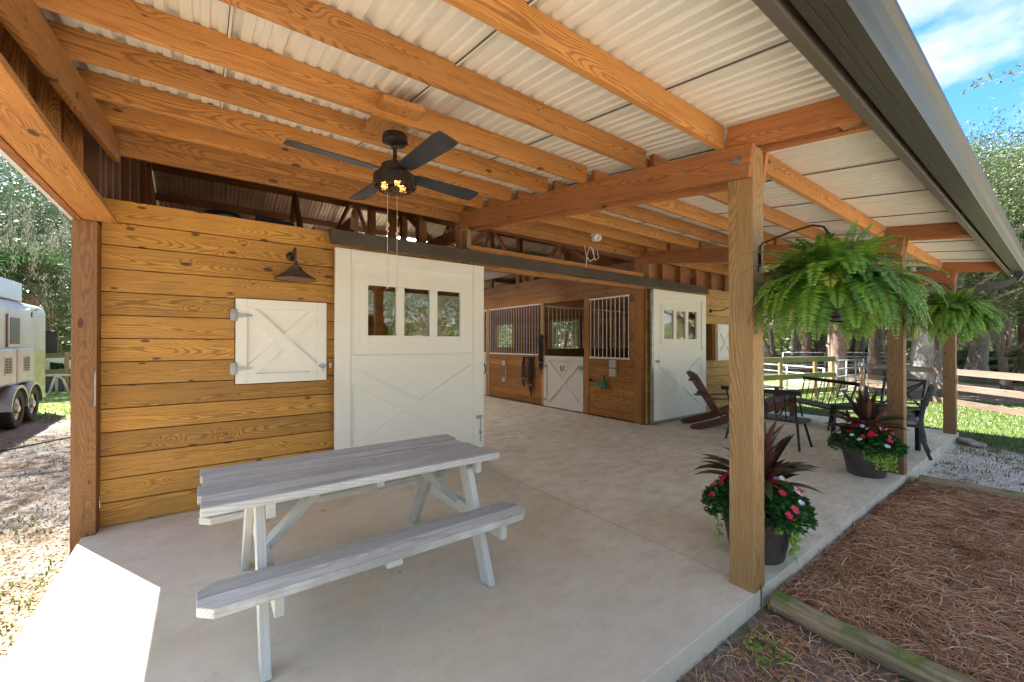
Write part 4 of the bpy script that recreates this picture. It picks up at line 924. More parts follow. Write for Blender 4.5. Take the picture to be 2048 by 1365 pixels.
# dark table
t = empty('patio_table', (7.52, 1.64, 0), radians(-20), 'low square dark metal table between the black benches', 'table')
b = MB(); b.box(-.42, .42, -.34, .34, .555, .58); b.build('tabletop', 'blk2', t, bev=.005)
for x in (-.39, .35):
    for y in (-.31, .27): b = MB(); b.box(x, x+.045, y, y+.045, 0, .555); b.build('leg', 'black', t, bev=.003)
b = MB(); b.box(-.36, .36, -.30, -.27, .50, .553); b.box(-.36, .36, .25, .28, .50, .553); b.build('apron', 'black', t)
def xchair(loc, rz, label):
    t = empty('patio_chair', loc, rz, label, 'chair', 'charcoal metal patio chairs with crossed backs')
    # faces +y ; back at y=-.25
    for sx in (-1, 1):
        x = sx*.25
        b = MB(); ps = [(x, -.34, 0), (x, -.27, .2), (x, -.24, .42), (x, -.27, .6), (x, -.36, .90)]
        for i in range(4): b.beam(ps[i], V(ps[i+1])+(V(ps[i+1])-V(ps[i])).normalized()*.012, .03, .035, (0, 1, 0))
        b.build('rear_leg', 'blk2', t, bev=.003)
        b = MB(); ps = [(x, .24, 0), (x, .22, .3), (x, .24, .62)]
        for i in range(2): b.beam(ps[i], ps[i+1], .028, .03, (0, 1, 0))
        b.build('front_leg', 'blk2', t, bev=.003)
        b = MB(); b.beam((x, -.29, .64), (x, .28, .63), .045, .018); b.build('armrest', 'blk2', t, bev=.004)
    b = MB(); b.beam((-.25, -.36, .895), (.25, -.36, .895), .03, .03); b.build('back_rail', 'blk2', t, bev=.003)
    b = MB()
    for sx in (-1, 1):
        for off in (0, ):
            b.beam((-.24*sx, -.352, .88), (.05*sx, -.30, .70), .02+.003*sx, .028, (0, 1, .0)); b.beam((.05*sx, -.30, .70), (.24*sx, -.262, .50), .02+.003*sx, .028, (0, 1, 0))
            b.beam((.24*sx, -.352, .88), (.0*sx, -.31, .64), .016+.002*sx, .02, (0, 1, 0))
    b.build('back_cross', 'blk2', t)
    b = MB(); b.box(-.26, .26, -.26, .26, .385, .41); b.build('seat_frame', 'blk2', t, bev=.003)
    b = MB(); b.box(-.245, .245, -.24, .25, .412, .465); b.build('cushion', 'cush', t, bev=.018)
xchair((8.30, 1.62, 0), radians(74), 'charcoal chair with crossed back farthest right at the slab edge')
xchair((7.45, 1.42, 0), radians(10), 'charcoal cushioned chair mostly hidden behind the second porch post')
def adirondack(loc, rz, label):
    t = empty('adirondack_chair', loc, rz, label, 'chair', 'brown Adirondack chairs by the barn wall')
    # faces +x
    for sy in (-1, 1):
        y = sy*.27
        b = MB(); prof = [(-.62, .0), (-.66, .04), (-.60, .09), (-.40, .14), (-.20, .19), (.10, .31), (.30, .38), (.34, .36), (.34, .25), (.16, .20), (-.10, .10), (-.30, .04), (-.50, .0)]
        b.poly([(x, y-.012, z) for x, z in prof], (0, 1, 0), .024); b.build('side_rail', 'chair', t, bev=.003)
        b = MB(); b.box(.26, .35, y+sy*.014-.012, y+sy*.014+.012, 0, .53); b.build('front_leg', 'chair', t, bev=.003)
        b = MB(); b.beam((-.40, y+sy*.03, .52), (.42, y+sy*.03, .54), .12, .022); b.build('armrest', 'chair', t, bev=.004)
    for k in range(6):
        y = -.225+k*.09; b = MB(); hgt = .92+.05*sin(pi*(k+.5)/6); b.beam((-.10, y*.85, .20), (-.10-.55*(hgt-.2)/.9, y*1.1, hgt), .018, .078, (0, 1, 0)); b.build('back_slat', 'chair', t, bev=.003)
    for k in range(6):
        x = -.04+k*.075; z = .255+k*.027; b = MB(); b.beam((x, -.28, z+.01), (x, .28, z+.01), .066, .018, (-.33, 0, 1)); b.build('seat_slat', 'chair', t, bev=.003)
    b = MB(); b.beam((-.36, -.27, .56), (-.36, .27, .56), .03, .05); b.beam((-.52, -.2, .80), (-.52, .2, .80), .03, .04); b.build('back_brace', 'chair', t)
adirondack((7.27, 3.60, 0), radians(-43), 'brown Adirondack chair beside the second white sliding door')
adirondack((9.18, 3.66, 0), radians(-43), 'brown Adirondack chair farther right near the slab corner')

# ------------------------------------------------------------------ fences
def rail_fence(name, label, cat, pts, tops, mat, pmat, h=.14, t=.035, ph=None, round_=True, side=(0, 0)):
    t0 = empty(name, (pts[0][0], pts[0][1], GZ), 0, label, cat); o = V((pts[0][0], pts[0][1], GZ))
    for i in range(len(pts)-1):
        for z in tops:
            b = MB(); w_ = random.uniform(-.012, .012); b.beam(V((pts[i][0]+side[0], pts[i][1]+side[1], z-h/2+w_))-o, V((pts[i+1][0]+side[0], pts[i+1][1]+side[1], z-h/2-w_))-o, t, h); b.build('rail', mat, t0, bev=.004)
    for p in pts:
        b = MB()
        if round_: b.tube([V((p[0], p[1], GZ-.1))-o, V((p[0], p[1], (ph or tops[0]+.03)))-o], .055, 10)
        else: b.beam(V((p[0], p[1], GZ-.1))-o, V((p[0], p[1], (ph or tops[0]+.03)))-o, .11, .11, (0, 1, 0))
        b.build('post', pmat, t0)
    return t0
random.seed(3)
rail_fence('board_fence', 'three-rail pinkish board fence across the lawn on the right', 'fence', [(18.15, 4.3), (15.40, 1.76), (12.9, -.55), (10.5, -2.8), (8.2, -5.0)], (.80, .42, .03), 'rail', 'roundpost', .15, side=(-.06, .06))
rail_fence('board_fence', 'green-tinted three-rail board fence beyond the black benches', 'fence', [(10.3, 5.25), (12.69, 4.75), (14.22, 4.42), (15.0, 4.23)], (1.07, .61, .18), 'green', 'roundpost', .145, ph=1.0, side=(-.02, -.075))
rail_fence('rail_fence', 'old dark brown two-rail fence far off among the trees', 'fence', [(24, 16), (26, 11.5), (28, 7), (29.8, 2.8), (31.5, -1.2), (33, -5.5)], (.80, .38), 'darkrail', 'darkrail', .11, round_=False)
rail_fence('board_fence', 'greenish board fence behind the horse trailer on the left', 'fence', [(-9, 20.5), (-6.2, 20.0), (-3.6, 19.6), (-1.0, 19.4)], (1.14, .62), 'green', 'roundpost', .16)
def pipe_fence(p, q, tops, nv, label, r=.024, z0=GZ+.03, name='pipe_fence', mat='pipe'):
    t0 = empty(name, (p[0], p[1], GZ), 0, label, 'fence'); o = V((p[0], p[1], GZ)); P0 = V((p[0], p[1], 0)); Q = V((q[0], q[1], 0))
    for z in tops: b = MB(); b.tube([P0+V((0, 0, z))-o, Q+V((0, 0, z))-o], r*.8, 8); b.build('rail', mat, t0, smooth=True)
    for i in range(nv):
        a = P0.lerp(Q, i/(nv-1)); b = MB(); b.tube([a+V((0, 0, z0))-o, a+V((0, 0, tops[0]))-o], r*(1.1 if i in (0, nv-1) else 1), 8); b.build('upright', mat, t0, smooth=True)
    return t0
pipe_fence((14.98, 4.12), (17.6, 4.10), (.94, .69, .46, .25, .06, -.09), 4, 'galvanised six-bar pipe gate standing behind the spindle bench', name='pipe_gate')
pipe_fence((16.9, 7.1), (14.95, 4.42), (.70, .48, .22, -.05), 3, 'pale pipe panel running behind the green-tinted board fence', .03)
pipe_fence((12.0, 8.3), (16.7, 7.15), (.70, .48, .22, -.05), 4, 'pale pipe panel nearest the barn corner, mostly hidden', .03)
pipe_fence((23.3, 8.6), (27.5, 4.6), (1.0, .80, .6, .4, .2), 4, 'distant steel pipe pen among the palm trunks', .035)

# ------------------------------------------------------------------ logs, straw, grass, litter
def log(p, q, r, label, seed):
    random.seed(seed); b = MB(); p = V(p); q = V(q); n = 16; pts = []; rs = []
    for i in range(n+1):
        f = i/n; pts.append(p.lerp(q, f)-p+V((random.gauss(0, .003), 0, random.gauss(0, .002)))); rs.append(r*(1+random.gauss(0, .015)))
    rs = [rs[0]*.9]+rs+[rs[-1]*.9]; pts = [pts[0]]+pts+[pts[-1]]; pts[0] = pts[1]-(pts[2]-pts[1]).normalized()*.006; pts[-1] = pts[-2]+(q-p).normalized()*.006
    b.tube(pts, rs, 18); o = b.build('log', 'log', smooth='auto'); o.location = p; tag(o, label, 'log', 'border logs around the pine straw bed')
log((2.70, 1.045, -.065), (2.60, -1.6, -.085), .062, 'nearest mossy green border log starting at the porch post', 1)
log((6.35, 1.00, -.06), (6.62, -1.8, -.08), .062, 'farther brown border log between pine straw and sandy ground', 2)
random.seed(21)
b = MB()
nx, ny = 60, 26; vs = []
for i in range(nx+1):
    for j in range(ny+1):
        x = 2.74+(6.45-2.74)*i/nx; y = -1.3+2.40*j/ny; e = min(1, i/4, (nx-i)/4, (ny-j)/2, j/2)
        vs.append((x, y, GZ+.004+e*(.03+.02*mnoise.noise(V((x*2.5, y*2.5, 0)))+.012*mnoise.noise(V((x*9, y*9, 3))))))
b.add(vs, [(i*(ny+1)+j, (i+1)*(ny+1)+j, (i+1)*(ny+1)+j+1, i*(ny+1)+j+1) for i in range(nx) for j in range(ny)])
M['strawbed'] = plain('pine_straw_base', (.22, .10, .05), .95, 0, .45, 60, .8)
tag(b.build('pine_straw_bed', 'strawbed', smooth=True), kind='structure')
def hz(x, y): return GZ+.035+.02*mnoise.noise(V((x*2.5, y*2.5, 0)))
lb = LB()
def needle(x, y, z, l, w_, cc):
    a = random.uniform(0, 2*pi); bend = random.uniform(-1.2, 1.2); p = V((x, y, z)); o = len(lb.v); sg = random.uniform(.2, 1)*.02
    for k in range(4):
        d_ = V((cos(a+bend*k/3), sin(a+bend*k/3), 0)); n_ = V((-d_.y, d_.x, 0))
        zz = V((0, 0, sg*sin(pi*k/3)))
        lb.v += [tuple(p-n_*w_/2+zz), tuple(p+n_*w_/2+zz+V((0, 0, w_*.5)))]; lb.c += [cc]*2; p = p+d_*l/3
        if k: i = o+2*k; lb.f.append((i-2, i-1, i+1, i))
for i in range(36000):
    x = random.uniform(2.76, 6.45); y = random.uniform(-.35, 1.09) if random.random() < .85 else random.uniform(-1.3, -.3)
    cl = mnoise.noise(V((x*3, y*3, 7)))
    needle(x, y, hz(x, y)+abs(random.gauss(0, .012))+.012*cl, random.uniform(.09, .2), random.uniform(.0019, .0031), (random.random()**1.2, random.random(), 0))
for i in range(3200): needle(random.uniform(1.2, 2.6), random.uniform(-.2, 1.05), GZ+.008, random.uniform(.05, .14), .0028, (random.random(), random.random(), 0))
for i in range(1500):
    needle(random.uniform(6.5, 9.4), random.uniform(-.5, 1.05), GZ+.008, random.uniform(.06, .16), .003, (random.random(), random.random(), 0))
tag(lb.build('pine_straw', 'straw'), 'reddish brown pine straw mulch between two border logs', 'pine straw', kind='stuff')
lb = LB()
def leafat(x, y, s_=1, z=GZ): lb.quad((x, y, z+random.uniform(.004, .02)), V((random.gauss(0, 1), random.gauss(0, 1), random.gauss(0, .25))).normalized(), (V((0, 0, 1))+rv(.3)).normalized(), random.uniform(.022, .04)*s_, random.uniform(.008, .017)*s_)
for i in range(13000):
    x = -.76-abs(random.gauss(0, 1.0)); y = random.uniform(1.5, 8.5); leafat(x, y)
for i in range(3500): leafat(random.uniform(-6, -.8), random.uniform(5, 13))
for i in range(1500): leafat(random.uniform(.9, 2.62), random.uniform(-.3, 1.08), .8)
for i in range(1400): leafat(random.uniform(6.6, 10.5), 1.06-abs(random.gauss(0, .5)), .9)
for i in range(6000): leafat(random.uniform(13, 34), random.uniform(-4, 10), 2.2)
tag(lb.build('leaf_litter', 'litter'), 'scattered dry brown oak leaves on the bare ground', 'fallen leaves', kind='stuff')
lb = LB()
def blade(x, y, h, w_, z=GZ):
    a = random.uniform(0, 2*pi); d_ = V((cos(a)*.5, sin(a)*.5, random.uniform(.5, 1))).normalized()
    lb.quad((x, y, z), d_, V((-sin(a), cos(a), .1)).cross(d_).normalized(), h, w_)
n = 0
while n < 42000:
    x = random.uniform(8.3, 17.5); y = random.uniform(-3, 4.9); e = x-.5*y+1.1*mnoise.noise(V((x*.6, y*.6, 0)))
    if y > 1.05 and x < 9.98: continue
    if e < 8.8: continue
    if e > 14.9 and random.random() < .9: continue
    if mnoise.noise(V((x*1.1, y*1.1, 5))) > .38 and random.random() < .6: continue
    blade(x, y, random.uniform(.03, .065), random.uniform(.007, .014)); n += 1
for i in range(8000): blade(random.uniform(-8, -1.2), 12.2+abs(random.gauss(0, 2.8)), random.uniform(.05, .1), .014)
for (cx, cy, r_, k) in ((-1.45, 3.3, .28, 900), (-1.2, 2.7, .3, 700), (-1.9, 4.3, .3, 300), (-1.35, 5.4, .25, 250), (-2.6, 6.8, .5, 300), (-1.0, 4.0, .2, 120), (-2.3, 9.5, .5, 400), (1.75, .55, .16, 90), (2.3, .35, .14, 80), (2.0, .80, .12, 60), (7.6, .6, .3, 160), (8.3, .2, .3, 250), (7.2, .2, .2, 90)):
    for i in range(k):
        x = random.gauss(cx, r_); y = random.gauss(cy, r_)
        if x > -.8 and x < 0: x = -.85
        if y > 1.07 and x > 0: y = 1.03
        blade(x, y, random.uniform(.025, .06), random.uniform(.008, .016))
tag(lb.build('grass', 'grass'), 'short bright green grass of the lawn and tufts beside the slab', 'grass', kind='stuff')
lb = LB()
for i in range(420):
    cx, cy = random.choice([(2.12, .42), (2.35, .22), (1.95, .62), (2.28, .92), (1.7, .5), (2.5, .15)]); lb.quad((min(2.6, random.gauss(cx, .07)), min(1.05, random.gauss(cy, .06)), GZ+.012+random.random()*.02), V((random.gauss(0, 1), random.gauss(0, 1), .3)).normalized(), (V((0, 0, 1))+rv(.25)).normalized(), .022, .018, (random.random(), .1, 0))
tag(lb.build('weeds', 'jenny'), 'tiny bright green creeping weeds between slab edge and mossy log', 'weeds', kind='stuff')
random.seed(31)
for (x, y) in ((2.86, .98), (2.42, .30)):
    lb = LB()
    for k in range(5):
        q = 2*pi*k/5; lb.quad((0, 0, .01), V((cos(q), sin(q), .3)), V((0, 0, 1)), .02, .02, (1, .1, 0))
    o = lb.build('fallen_flower', 'redfl'); o.location = (x, y, GZ+(.05 if x > 2.7 else .01)); tag(o, 'pink fallen blossom on the '+('straw just past the log end' if x > 2.7 else 'bare dirt in front of the mossy log'), 'blossom')
b = MB(); b.box(-.22, .22, -.09, .09, 0, .06); o = b.build('stepping_stone', 'pot', bev=.02); o.location = (9.55, .93, GZ+.01); o.rotation_euler = (.06, 0, .5); M['stone'] = plain('grey_stone', (.35, .28, .26), .9, 0, .3, 9, .5); o.data.materials[0] = M['stone']; tag(o, 'flat grey-pink stone lying at the far slab corner', 'stone')

# ------------------------------------------------------------------ trees
def crown_mesh(seed, R, H, ncl, per, lsz, mat, clr=.75, flat=.7):
    random.seed(seed); lb = LB()
    for c in range(ncl):
        d_ = ru(); u = random.random()**.45; p = V((d_.x*R*u, d_.y*R*u, d_.z*H*u)); cc = random.random()
        rr = clr*random.uniform(.55, 1.25)
        for i in range(per):
            q = p+V((random.gauss(0, rr), random.gauss(0, rr), random.gauss(0, rr*flat)))
            lb.quad(q, ru(), ru(), lsz*random.uniform(.7, 1.3), lsz*.5*random.uniform(.7, 1.2), (min(1, max(0, cc*.6+random.random()*.5)), random.random(), 0))
    o = lb.build('crown', mat); me = o.data; bpy.data.objects.remove(o); return me
CR = [crown_mesh(40, 4.2, 2.9, 260, 150, .095, 'oak', .5), crown_mesh(41, 4.6, 3.4, 330, 190, .085, 'oak', .46), crown_mesh(42, 3.4, 2.6, 120, 110, .14, 'oakd'), crown_mesh(43, 5.2, 3.8, 420, 210, .08, 'oakd', .5)]
def oak(loc, h, r, label, crown, seed, lean=(0, 0), cz=None, cs=1.0, bark_='bark', group='oak trees around the barn', fork=False, name='oak_tree'):
    random.seed(seed); t = empty(name, (loc[0], loc[1], GZ), 0, label, 'tree', group)
    b = MB(); pts = []; rs = []; n = 9; cz = cz if cz else h
    th = cz-.6
    for i in range(n+1):
        f = i/n; pts.append(V((lean[0]*f+.10*sin(f*5+seed)*f*th*.25, lean[1]*f+.10*cos(f*4+seed)*f*th*.2, f*th-.1))); rs.append(r*(1.45 if i == 0 else (1.12 if i == 1 else 1-.45*f)))
    b.tube(pts, rs, 12)
    for k in range(6):
        i0 = random.randint(3 if fork else 5, n-1); p = pts[i0].copy(); a = k*1.05+random.random(); l = random.uniform(1.8, 3.2)*(h/7)
        q = [p+V((cos(a)*l*f*(1.0-.2*f), sin(a)*l*f, l*f*(.9-.35*f))) for f in (0, .25, .5, .75, 1)]
        q = [v+rv(.05)*(j > 0) for j, v in enumerate(q)]; b.tube(q, [rs[i0]*.62*(1-.8*f) for f in (0, .25, .5, .75, 1)], 8)
    b.build('trunk', bark_, t, smooth=True)
    c = bpy.data.objects.new('crown', CR[crown]); col.objects.link(c); c.parent = t; c.location = (lean[0], lean[1], cz+1.0*cs); c.rotation_euler = (0, 0, random.random()*6.3); c.scale = (cs, cs, cs*.95)
    return t
def fan_leaf(lb, p, d_, l, n=16, droop=.25, cc=None):
    p = V(p); d_ = d_.normalized(); up = V((0, 0, 1)); s_ = d_.cross(up); s_ = s_.normalized() if s_.length > .05 else V((1, 0, 0)); u = s_.cross(d_)
    c0 = cc if cc is not None else random.random()
    for k in range(n):
        a = (k/(n-1)-.5)*radians(250); e = (d_*cos(a)+s_*sin(a)).normalized(); m = p+e*l*.55+u*.04*l*abs(sin(a)); q = p+e*l-V((0, 0, droop*l))
        sd = e.cross(u).normalized()*l*.045; o = len(lb.v)
        lb.v += [tuple(p), tuple(m+sd), tuple(q), tuple(m-sd)]; lb.c += [(min(1, c0*.6+random.random()*.4), random.random(), 0)]*4; lb.f.append((o, o+1, o+2, o+3))
def palm_crown(seed, R, n, mat='palmleaf', low=-.5, dead=0):
    random.seed(seed); lb = LB()
    for i in range(n):
        a = random.uniform(0, 2*pi); el = random.uniform(low, 1.2); d_ = V((cos(a)*cos(el), sin(a)*cos(el), sin(el))); p = d_*R*.55*random.uniform(.8, 1.1); o = len(lb.v)
        s_ = d_.orthogonal().normalized()*.012; lb.v += [tuple(-s_), tuple(s_), tuple(p+s_), tuple(p-s_)]; lb.c += [(.3, .1, 0)]*4; lb.f.append((o, o+1, o+2, o+3))
        fan_leaf(lb, p, d_, R*.55*random.uniform(.85, 1.15))
    return lb
PC = palm_crown(50, 1.9, 30).build('crown', 'palmleaf').data
PD = palm_crown(51, 1.5, 16, low=-1.4).build('dead_fronds', 'dead').data
PM = palm_crown(52, 1.3, 26, low=.1).build('fronds', 'palmleaf').data
for o in list(bpy.data.objects):
    if o.name.split('.')[0] in ('crown', 'dead_fronds', 'fronds') and o.parent is None: bpy.data.objects.remove(o)
def palm(loc, h, r, label, seed, s_=1, dead=True, lean=(0, 0), bk='palmbark'):
    random.seed(seed); t = empty('palm_tree', (loc[0], loc[1], GZ), random.random()*6, label, 'palm tree', 'palm trees around the barn')
    b = MB(); pts = [V((lean[0]*(k/10)**2, lean[1]*(k/10)**2, h*k/10-.05*(k == 0))) for k in range(11)]; b.tube(pts, [r*(1.15 if k == 0 else 1+.05*(k % 2)) for k in range(11)], 14)
    for k in range(int(h*9)):                 # leaf-base stubs
        a = random.random()*6.3; z = random.uniform(h*.25, h); f = z/h; b.tube([V((lean[0]*f*f+r*.85*cos(a), lean[1]*f*f+r*.85*sin(a), z)), V((lean[0]*f*f+r*1.25*cos(a), lean[1]*f*f+r*1.25*sin(a), z+.10))], [.04, .015], 5)
    b.build('trunk', bk, t, smooth=True)
    c = bpy.data.objects.new('crown', PC); col.objects.link(c); c.parent = t; c.location = (lean[0], lean[1], h); c.scale = (s_,)*3
    if dead: c = bpy.data.objects.new('dead_fronds', PD); col.objects.link(c); c.parent = t; c.location = (lean[0], lean[1], h-.15); c.scale = (s_,)*3
    return t
def palmetto(loc, s_, label, seed):
    random.seed(seed); t = empty('saw_palmetto', (loc[0], loc[1], GZ), random.random()*6, label, 'palmetto', 'saw palmettos under the trees')
    c = bpy.data.objects.new('fronds', PM); col.objects.link(c); c.parent = t; c.location = (0, 0, .15); c.scale = (s_,)*3
# trunks seen on the right
oak((24.9, 9.7), 7, .36, 'pale leaning forked oak just right of the nearest porch post, beyond the pens', 0, 1, (-1.6, 1.2), 5.2, 1, fork=True)
palm((26.4, 8.6), 5.6, .24, 'palm with moss-green trunk behind the middle of the green-tinted fence', 2, 1.2)
palm((27.6, 7.7), 6.2, .22, 'slender brown palm in line with the end of the green-tinted fence', 3, 1.2)
palm((16.6, 4.55), 5.0, .235, 'reddish-brown palm trunk right behind the galvanised pipe gate', 4, 1.3, bk='palmbark')
oak((31.2, 10.9), 7, .2, 'thin grey oak trunk between the forked oak and the moss-green palm', 1, 5, (.3, 0), 5, .8)
oak((29.6, 8.9), 7, .2, 'dark twisted oak behind the distant pipe pen', 1, 6, (-.5, .3), 4.6, .8, 'barkd')
oak((34.8, 8.3), 8, .23, 'grey oak trunk behind the reddish palm', 0, 7, (.4, 0), 5.5, 1)
oak((33.4, 6.9), 8, .22, 'straight pale oak between the pipe gate and second porch post', 1, 8, (-.3, .2), 5.5, 1)
oak((17.3, 2.75), 8, .30, 'big grey oak trunk with pale stripe behind the board fence', 1, 9, (.4, -.2), 4.7, .68)
oak((18.2, 2.45), 7.5, .20, 'lighter twin trunk touching the big grey oak', 0, 10, (.5, -.5), 4.8, .65)
palm((24.5, 3.1), 4.3, .27, 'rusty orange-brown palm trunk just right of the third porch post', 11, 1.1)
oak((27.5, 2.55), 6, .36, 'grey forked oak with spreading limbs inside the dark rail fence', 0, 12, (.2, -.4), 4.4, 1.15, fork=True)
oak((20.5, 1.2), 6, .12, 'slim dark crooked tree near the right edge beyond the board fence', 1, 13, (-.7, .3), 4.3, .9, 'barkd', fork=True)
oak((19.5, -2.2), 8, .35, 'large spreading oak at the right edge with tall airy crown', 3, 14, (0, .5), 4.3, .68)
oak((22.5, -.6), 9, .3, 'tall oak behind the right-edge oak, reaching the highest against the sky', 1, 15, (0, 0), 5.0, .82)
oak((26, 1.0), 9, .3, 'oak deeper in the wood with a low dense crown', 0, 16, (0, 0), 4.6, 1.1, 'barkd')
oak((20.5, 5.6), 8, .16, 'thin dark oak between the reddish palm and the second porch post', 1, 17, (.3, 0), 6.4, .9, 'barkd')
oak((24, 5.2), 9, .22, 'brown oak trunk behind the second porch post', 0, 18, (-.3, 0), 6.3, 1, 'barkd')
random.seed(77)
adj = ['slim', 'crooked', 'mossy', 'pale', 'dark', 'leaning', 'knotted', 'straight']
for i in range(50):
    th = radians(random.uniform(-4, 50)); rr = random.uniform(27, 48); x, y = rr*cos(th), rr*sin(th); k = i % 3
    g_ = 'background trees deep in the wood'
    if k == 1: t = palm((x, y), random.uniform(4, 7), .2, 'distant cabbage palm in the shaded wood behind the pens', 100+i, 1.2, True, bk='palmbark')
    else: t = oak((x, y), 8, random.uniform(.11, .22), 'distant tree trunk deep in the shaded wood' if k else 'distant dark oak standing deep in the wood', random.choice((0, 1, 2)), 200+i, (random.uniform(-1, 1), random.uniform(-1, 1)), random.uniform(5.5, 8), random.uniform(.6, .9), random.choice(('bark', 'barkd')))
    t['group'] = g_
for i, (x, y, s_, lb_) in enumerate(((33.5, 1.2, 1.3, 'bright palmetto clump right of the slim dark crooked tree'), (33, 3.0, 1.1, 'palmetto clump left of the slim dark crooked tree'), (32, 10.5, 1.1, 'palmetto beside the pale leaning forked oak'), (37, 8.2, 1.2, 'palmetto behind the distant pipe pen'), (16.5, 18.5, 1.3, 'palmetto seen through the stall window above the white stall door'), (17.5, 16.5, 1.2, 'low palmetto outside the middle stall window'), (15.5, 20.5, 1.3, 'palmetto seen through the far stall window'), (35.5, -.5, 1.3, 'palmetto at the right edge of the wood'))):
    palmetto((x, y), s_, lb_, 60+i)
# trees outside the stall windows, behind the barn, and left
oak((19, 21), 7, .3, 'leafy oak outside the middle stall window', 1, 30, (0, 0), 3.6, 1.1)
oak((16.5, 25), 7, .3, 'leafy oak outside the far stall window', 0, 31, (0, 0), 3.4, 1.1)
oak((-5.2, 24.5), 9, .35, 'dense dark oak hung with moss above the horse trailer', 3, 32, (0, 0), 4.9, 1.0, 'barkd')
oak((-9.5, 22), 9, .35, 'dark oak at the left edge behind the trailer', 2, 33, (0, 0), 4.6, 1.5, 'barkd')
oak((-3.6, 29), 9, .35, 'second mossy oak beside the corner post on the left', 3, 34, (0, 0), 5.2, 1.1, 'barkd')
oak((-8, 33), 9, .35, 'tall oak farther back on the left', 1, 35, (0, 0), 6.5, 1.4, 'barkd')
palm((-4.35, 19.2), 3.2, .2, 'cabbage palm with brown drooping fronds between trailer and corner post', 36, .8)
oak((-8.4, 11.2), 9, .35, 'unseen broad oak added over the horse trailer to shade the gravel', 0, 37, (2.9, .3), 7.4, .9, 'barkd')  # out-of-view tree added to throw dappled shade on the left gravel
palmetto((-4.0, 22.2), 1.1, 'palmetto behind the tracked loader', 71)
lb = LB(); random.seed(90)
for i in range(190):
    x = random.uniform(-7.0, -3.3); y = random.uniform(17.5, 20.5); z = random.uniform(3.4, 5.8)*1.0; l = random.uniform(.4, 1.3); p = V((x, y, z)); cc = random.random()
    for k in range(int(l*55)):
        q = p+V((random.gauss(0, .05), random.gauss(0, .05), -l*random.random())); lb.quad(q, (V((0, 0, -1))+rv(.25)).normalized(), ru(), random.uniform(.08, .2), .012, (min(1, cc*.5+random.random()*.5), .1, 0))
tag(lb.build('spanish_moss', 'moss'), 'grey Spanish moss strands hanging from the oaks on the left', 'moss', kind='stuff')
oak((11.2, -5.6), 8, .3, 'near live oak whose leafy twigs reach over the gutter from the right', 1, 38, (0, 0), 6.6, .75)
near = [o for o in bpy.data.objects if o.name.startswith('oak_tree') and o.get('label', '').startswith('near live')][0]
def twig(p, q, nl, seed, lsz=.055):
    random.seed(seed); p = V(p)-near.location; q = V(q)-near.location; pts = [p.lerp(q, k/8)+rv(.02)+V((0, 0, .12*sin(pi*k/8))) for k in range(9)]
    b = MB(); b.tube(pts, [.009-.0009*k for k in range(9)], 5); lb = LB(); d0 = (q-p).normalized()
    for k in range(nl):
        f = random.random(); i = min(7, int(f*8)); base = pts[i].lerp(pts[i+1], f*8-i); dd = (d0+rv(.55)).normalized(); m = base+dd*random.uniform(.02, .14)
        b.tube([base, m], .0018, 4, False); 
        for j in range(3): e = (dd+rv(.6)).normalized(); lb.quad(base.lerp(m, .5+.5*random.random()), e, ru(), lsz*random.uniform(.7, 1.2), lsz*.42, (random.random(), random.random()*.85, 0))
    b.build('branch', 'bark', near, smooth=True); lb.build('leaves', 'oak', near)
twig((8.6, -.55, 4.5), (6.55, .62, 4.20), 60, 1); twig((8.6, -.55, 4.5), (6.9, .25, 3.72), 60, 2); twig((8.9, -.7, 4.4), (7.6, .02, 4.0), 60, 3); twig((9.2, -1.4, 4.6), (8.6, -.55, 4.5), 50, 5); twig((8.9, -.7, 4.2), (7.4, .0, 3.45), 50, 6)
twig((11.2, -5.4, 5.2), (9.2, -1.4, 4.6), 60, 7, .07)
# trees in front of the barn, behind the camera (reflected in the door windows)
for i, (x, y, c, lb_) in enumerate(((6, -23, 3, 'wide oak in front of the barn beyond the straw bed'), (15, -22, 1, 'oak in front of the barn, right of the wide one'), (-3, -25, 0, 'oak in front of the barn near the drive'))):
    oak((x, y), 8, .35, lb_, c, 300+i, (0, 0), 4.6, 1.2, fork=True)
# far-off wood as one mass
lb = LB(); random.seed(99)
for i in range(52000):
    u = random.random()
    if u < .56: th = radians(random.uniform(-22, 62)); rr = random.uniform(44, 60)
    elif u < .8: th = radians(random.uniform(86, 130)); rr = random.uniform(32, 46)
    else: th = radians(random.uniform(-150, -30)); rr = random.uniform(30, 42)
    z = abs(random.gauss(0, 1))*3.4
    if z > 10: continue
    c0 = .5+.5*mnoise.noise(V((rr*cos(th)*.3, rr*sin(th)*.3, z*.6)))
    lb.quad((rr*cos(th), rr*sin(th), GZ+z), ru(), ru(), random.uniform(.45, .9), random.uniform(.25, .45), (min(1, max(0, c0*.7+random.random()*.3)), random.random() if c0 > .45 else .1, 0))
tag(lb.build('woodland', 'under'), 'dense shaded woodland closing the view behind the trees', 'woodland', kind='stuff')
# hilly bank of undergrowth behind it so that no bare horizon shows
b = MB(); vs = []; n = 140
for i in range(n+1):
    a = 2*pi*i/n
    for (rr, z) in ((58, -.2), (62, 3.0+1.2*mnoise.noise(V((i*.4, 0, 0)))), (68, 5.0+2*mnoise.noise(V((i*.3, 5, 0)))), (90, -1)): vs.append((rr*cos(a), rr*sin(a), z))
b.add(vs, [(i*4+j, (i+1)*4+j, (i+1)*4+j+1, i*4+j+1) for i in range(n) for j in range(3)])
M['bank'] = plain('undergrowth_bank', (.045, .06, .025), .95, 0, .6, .4)
tag(b.build('wooded_terrain', 'bank', smooth=True), kind='structure')

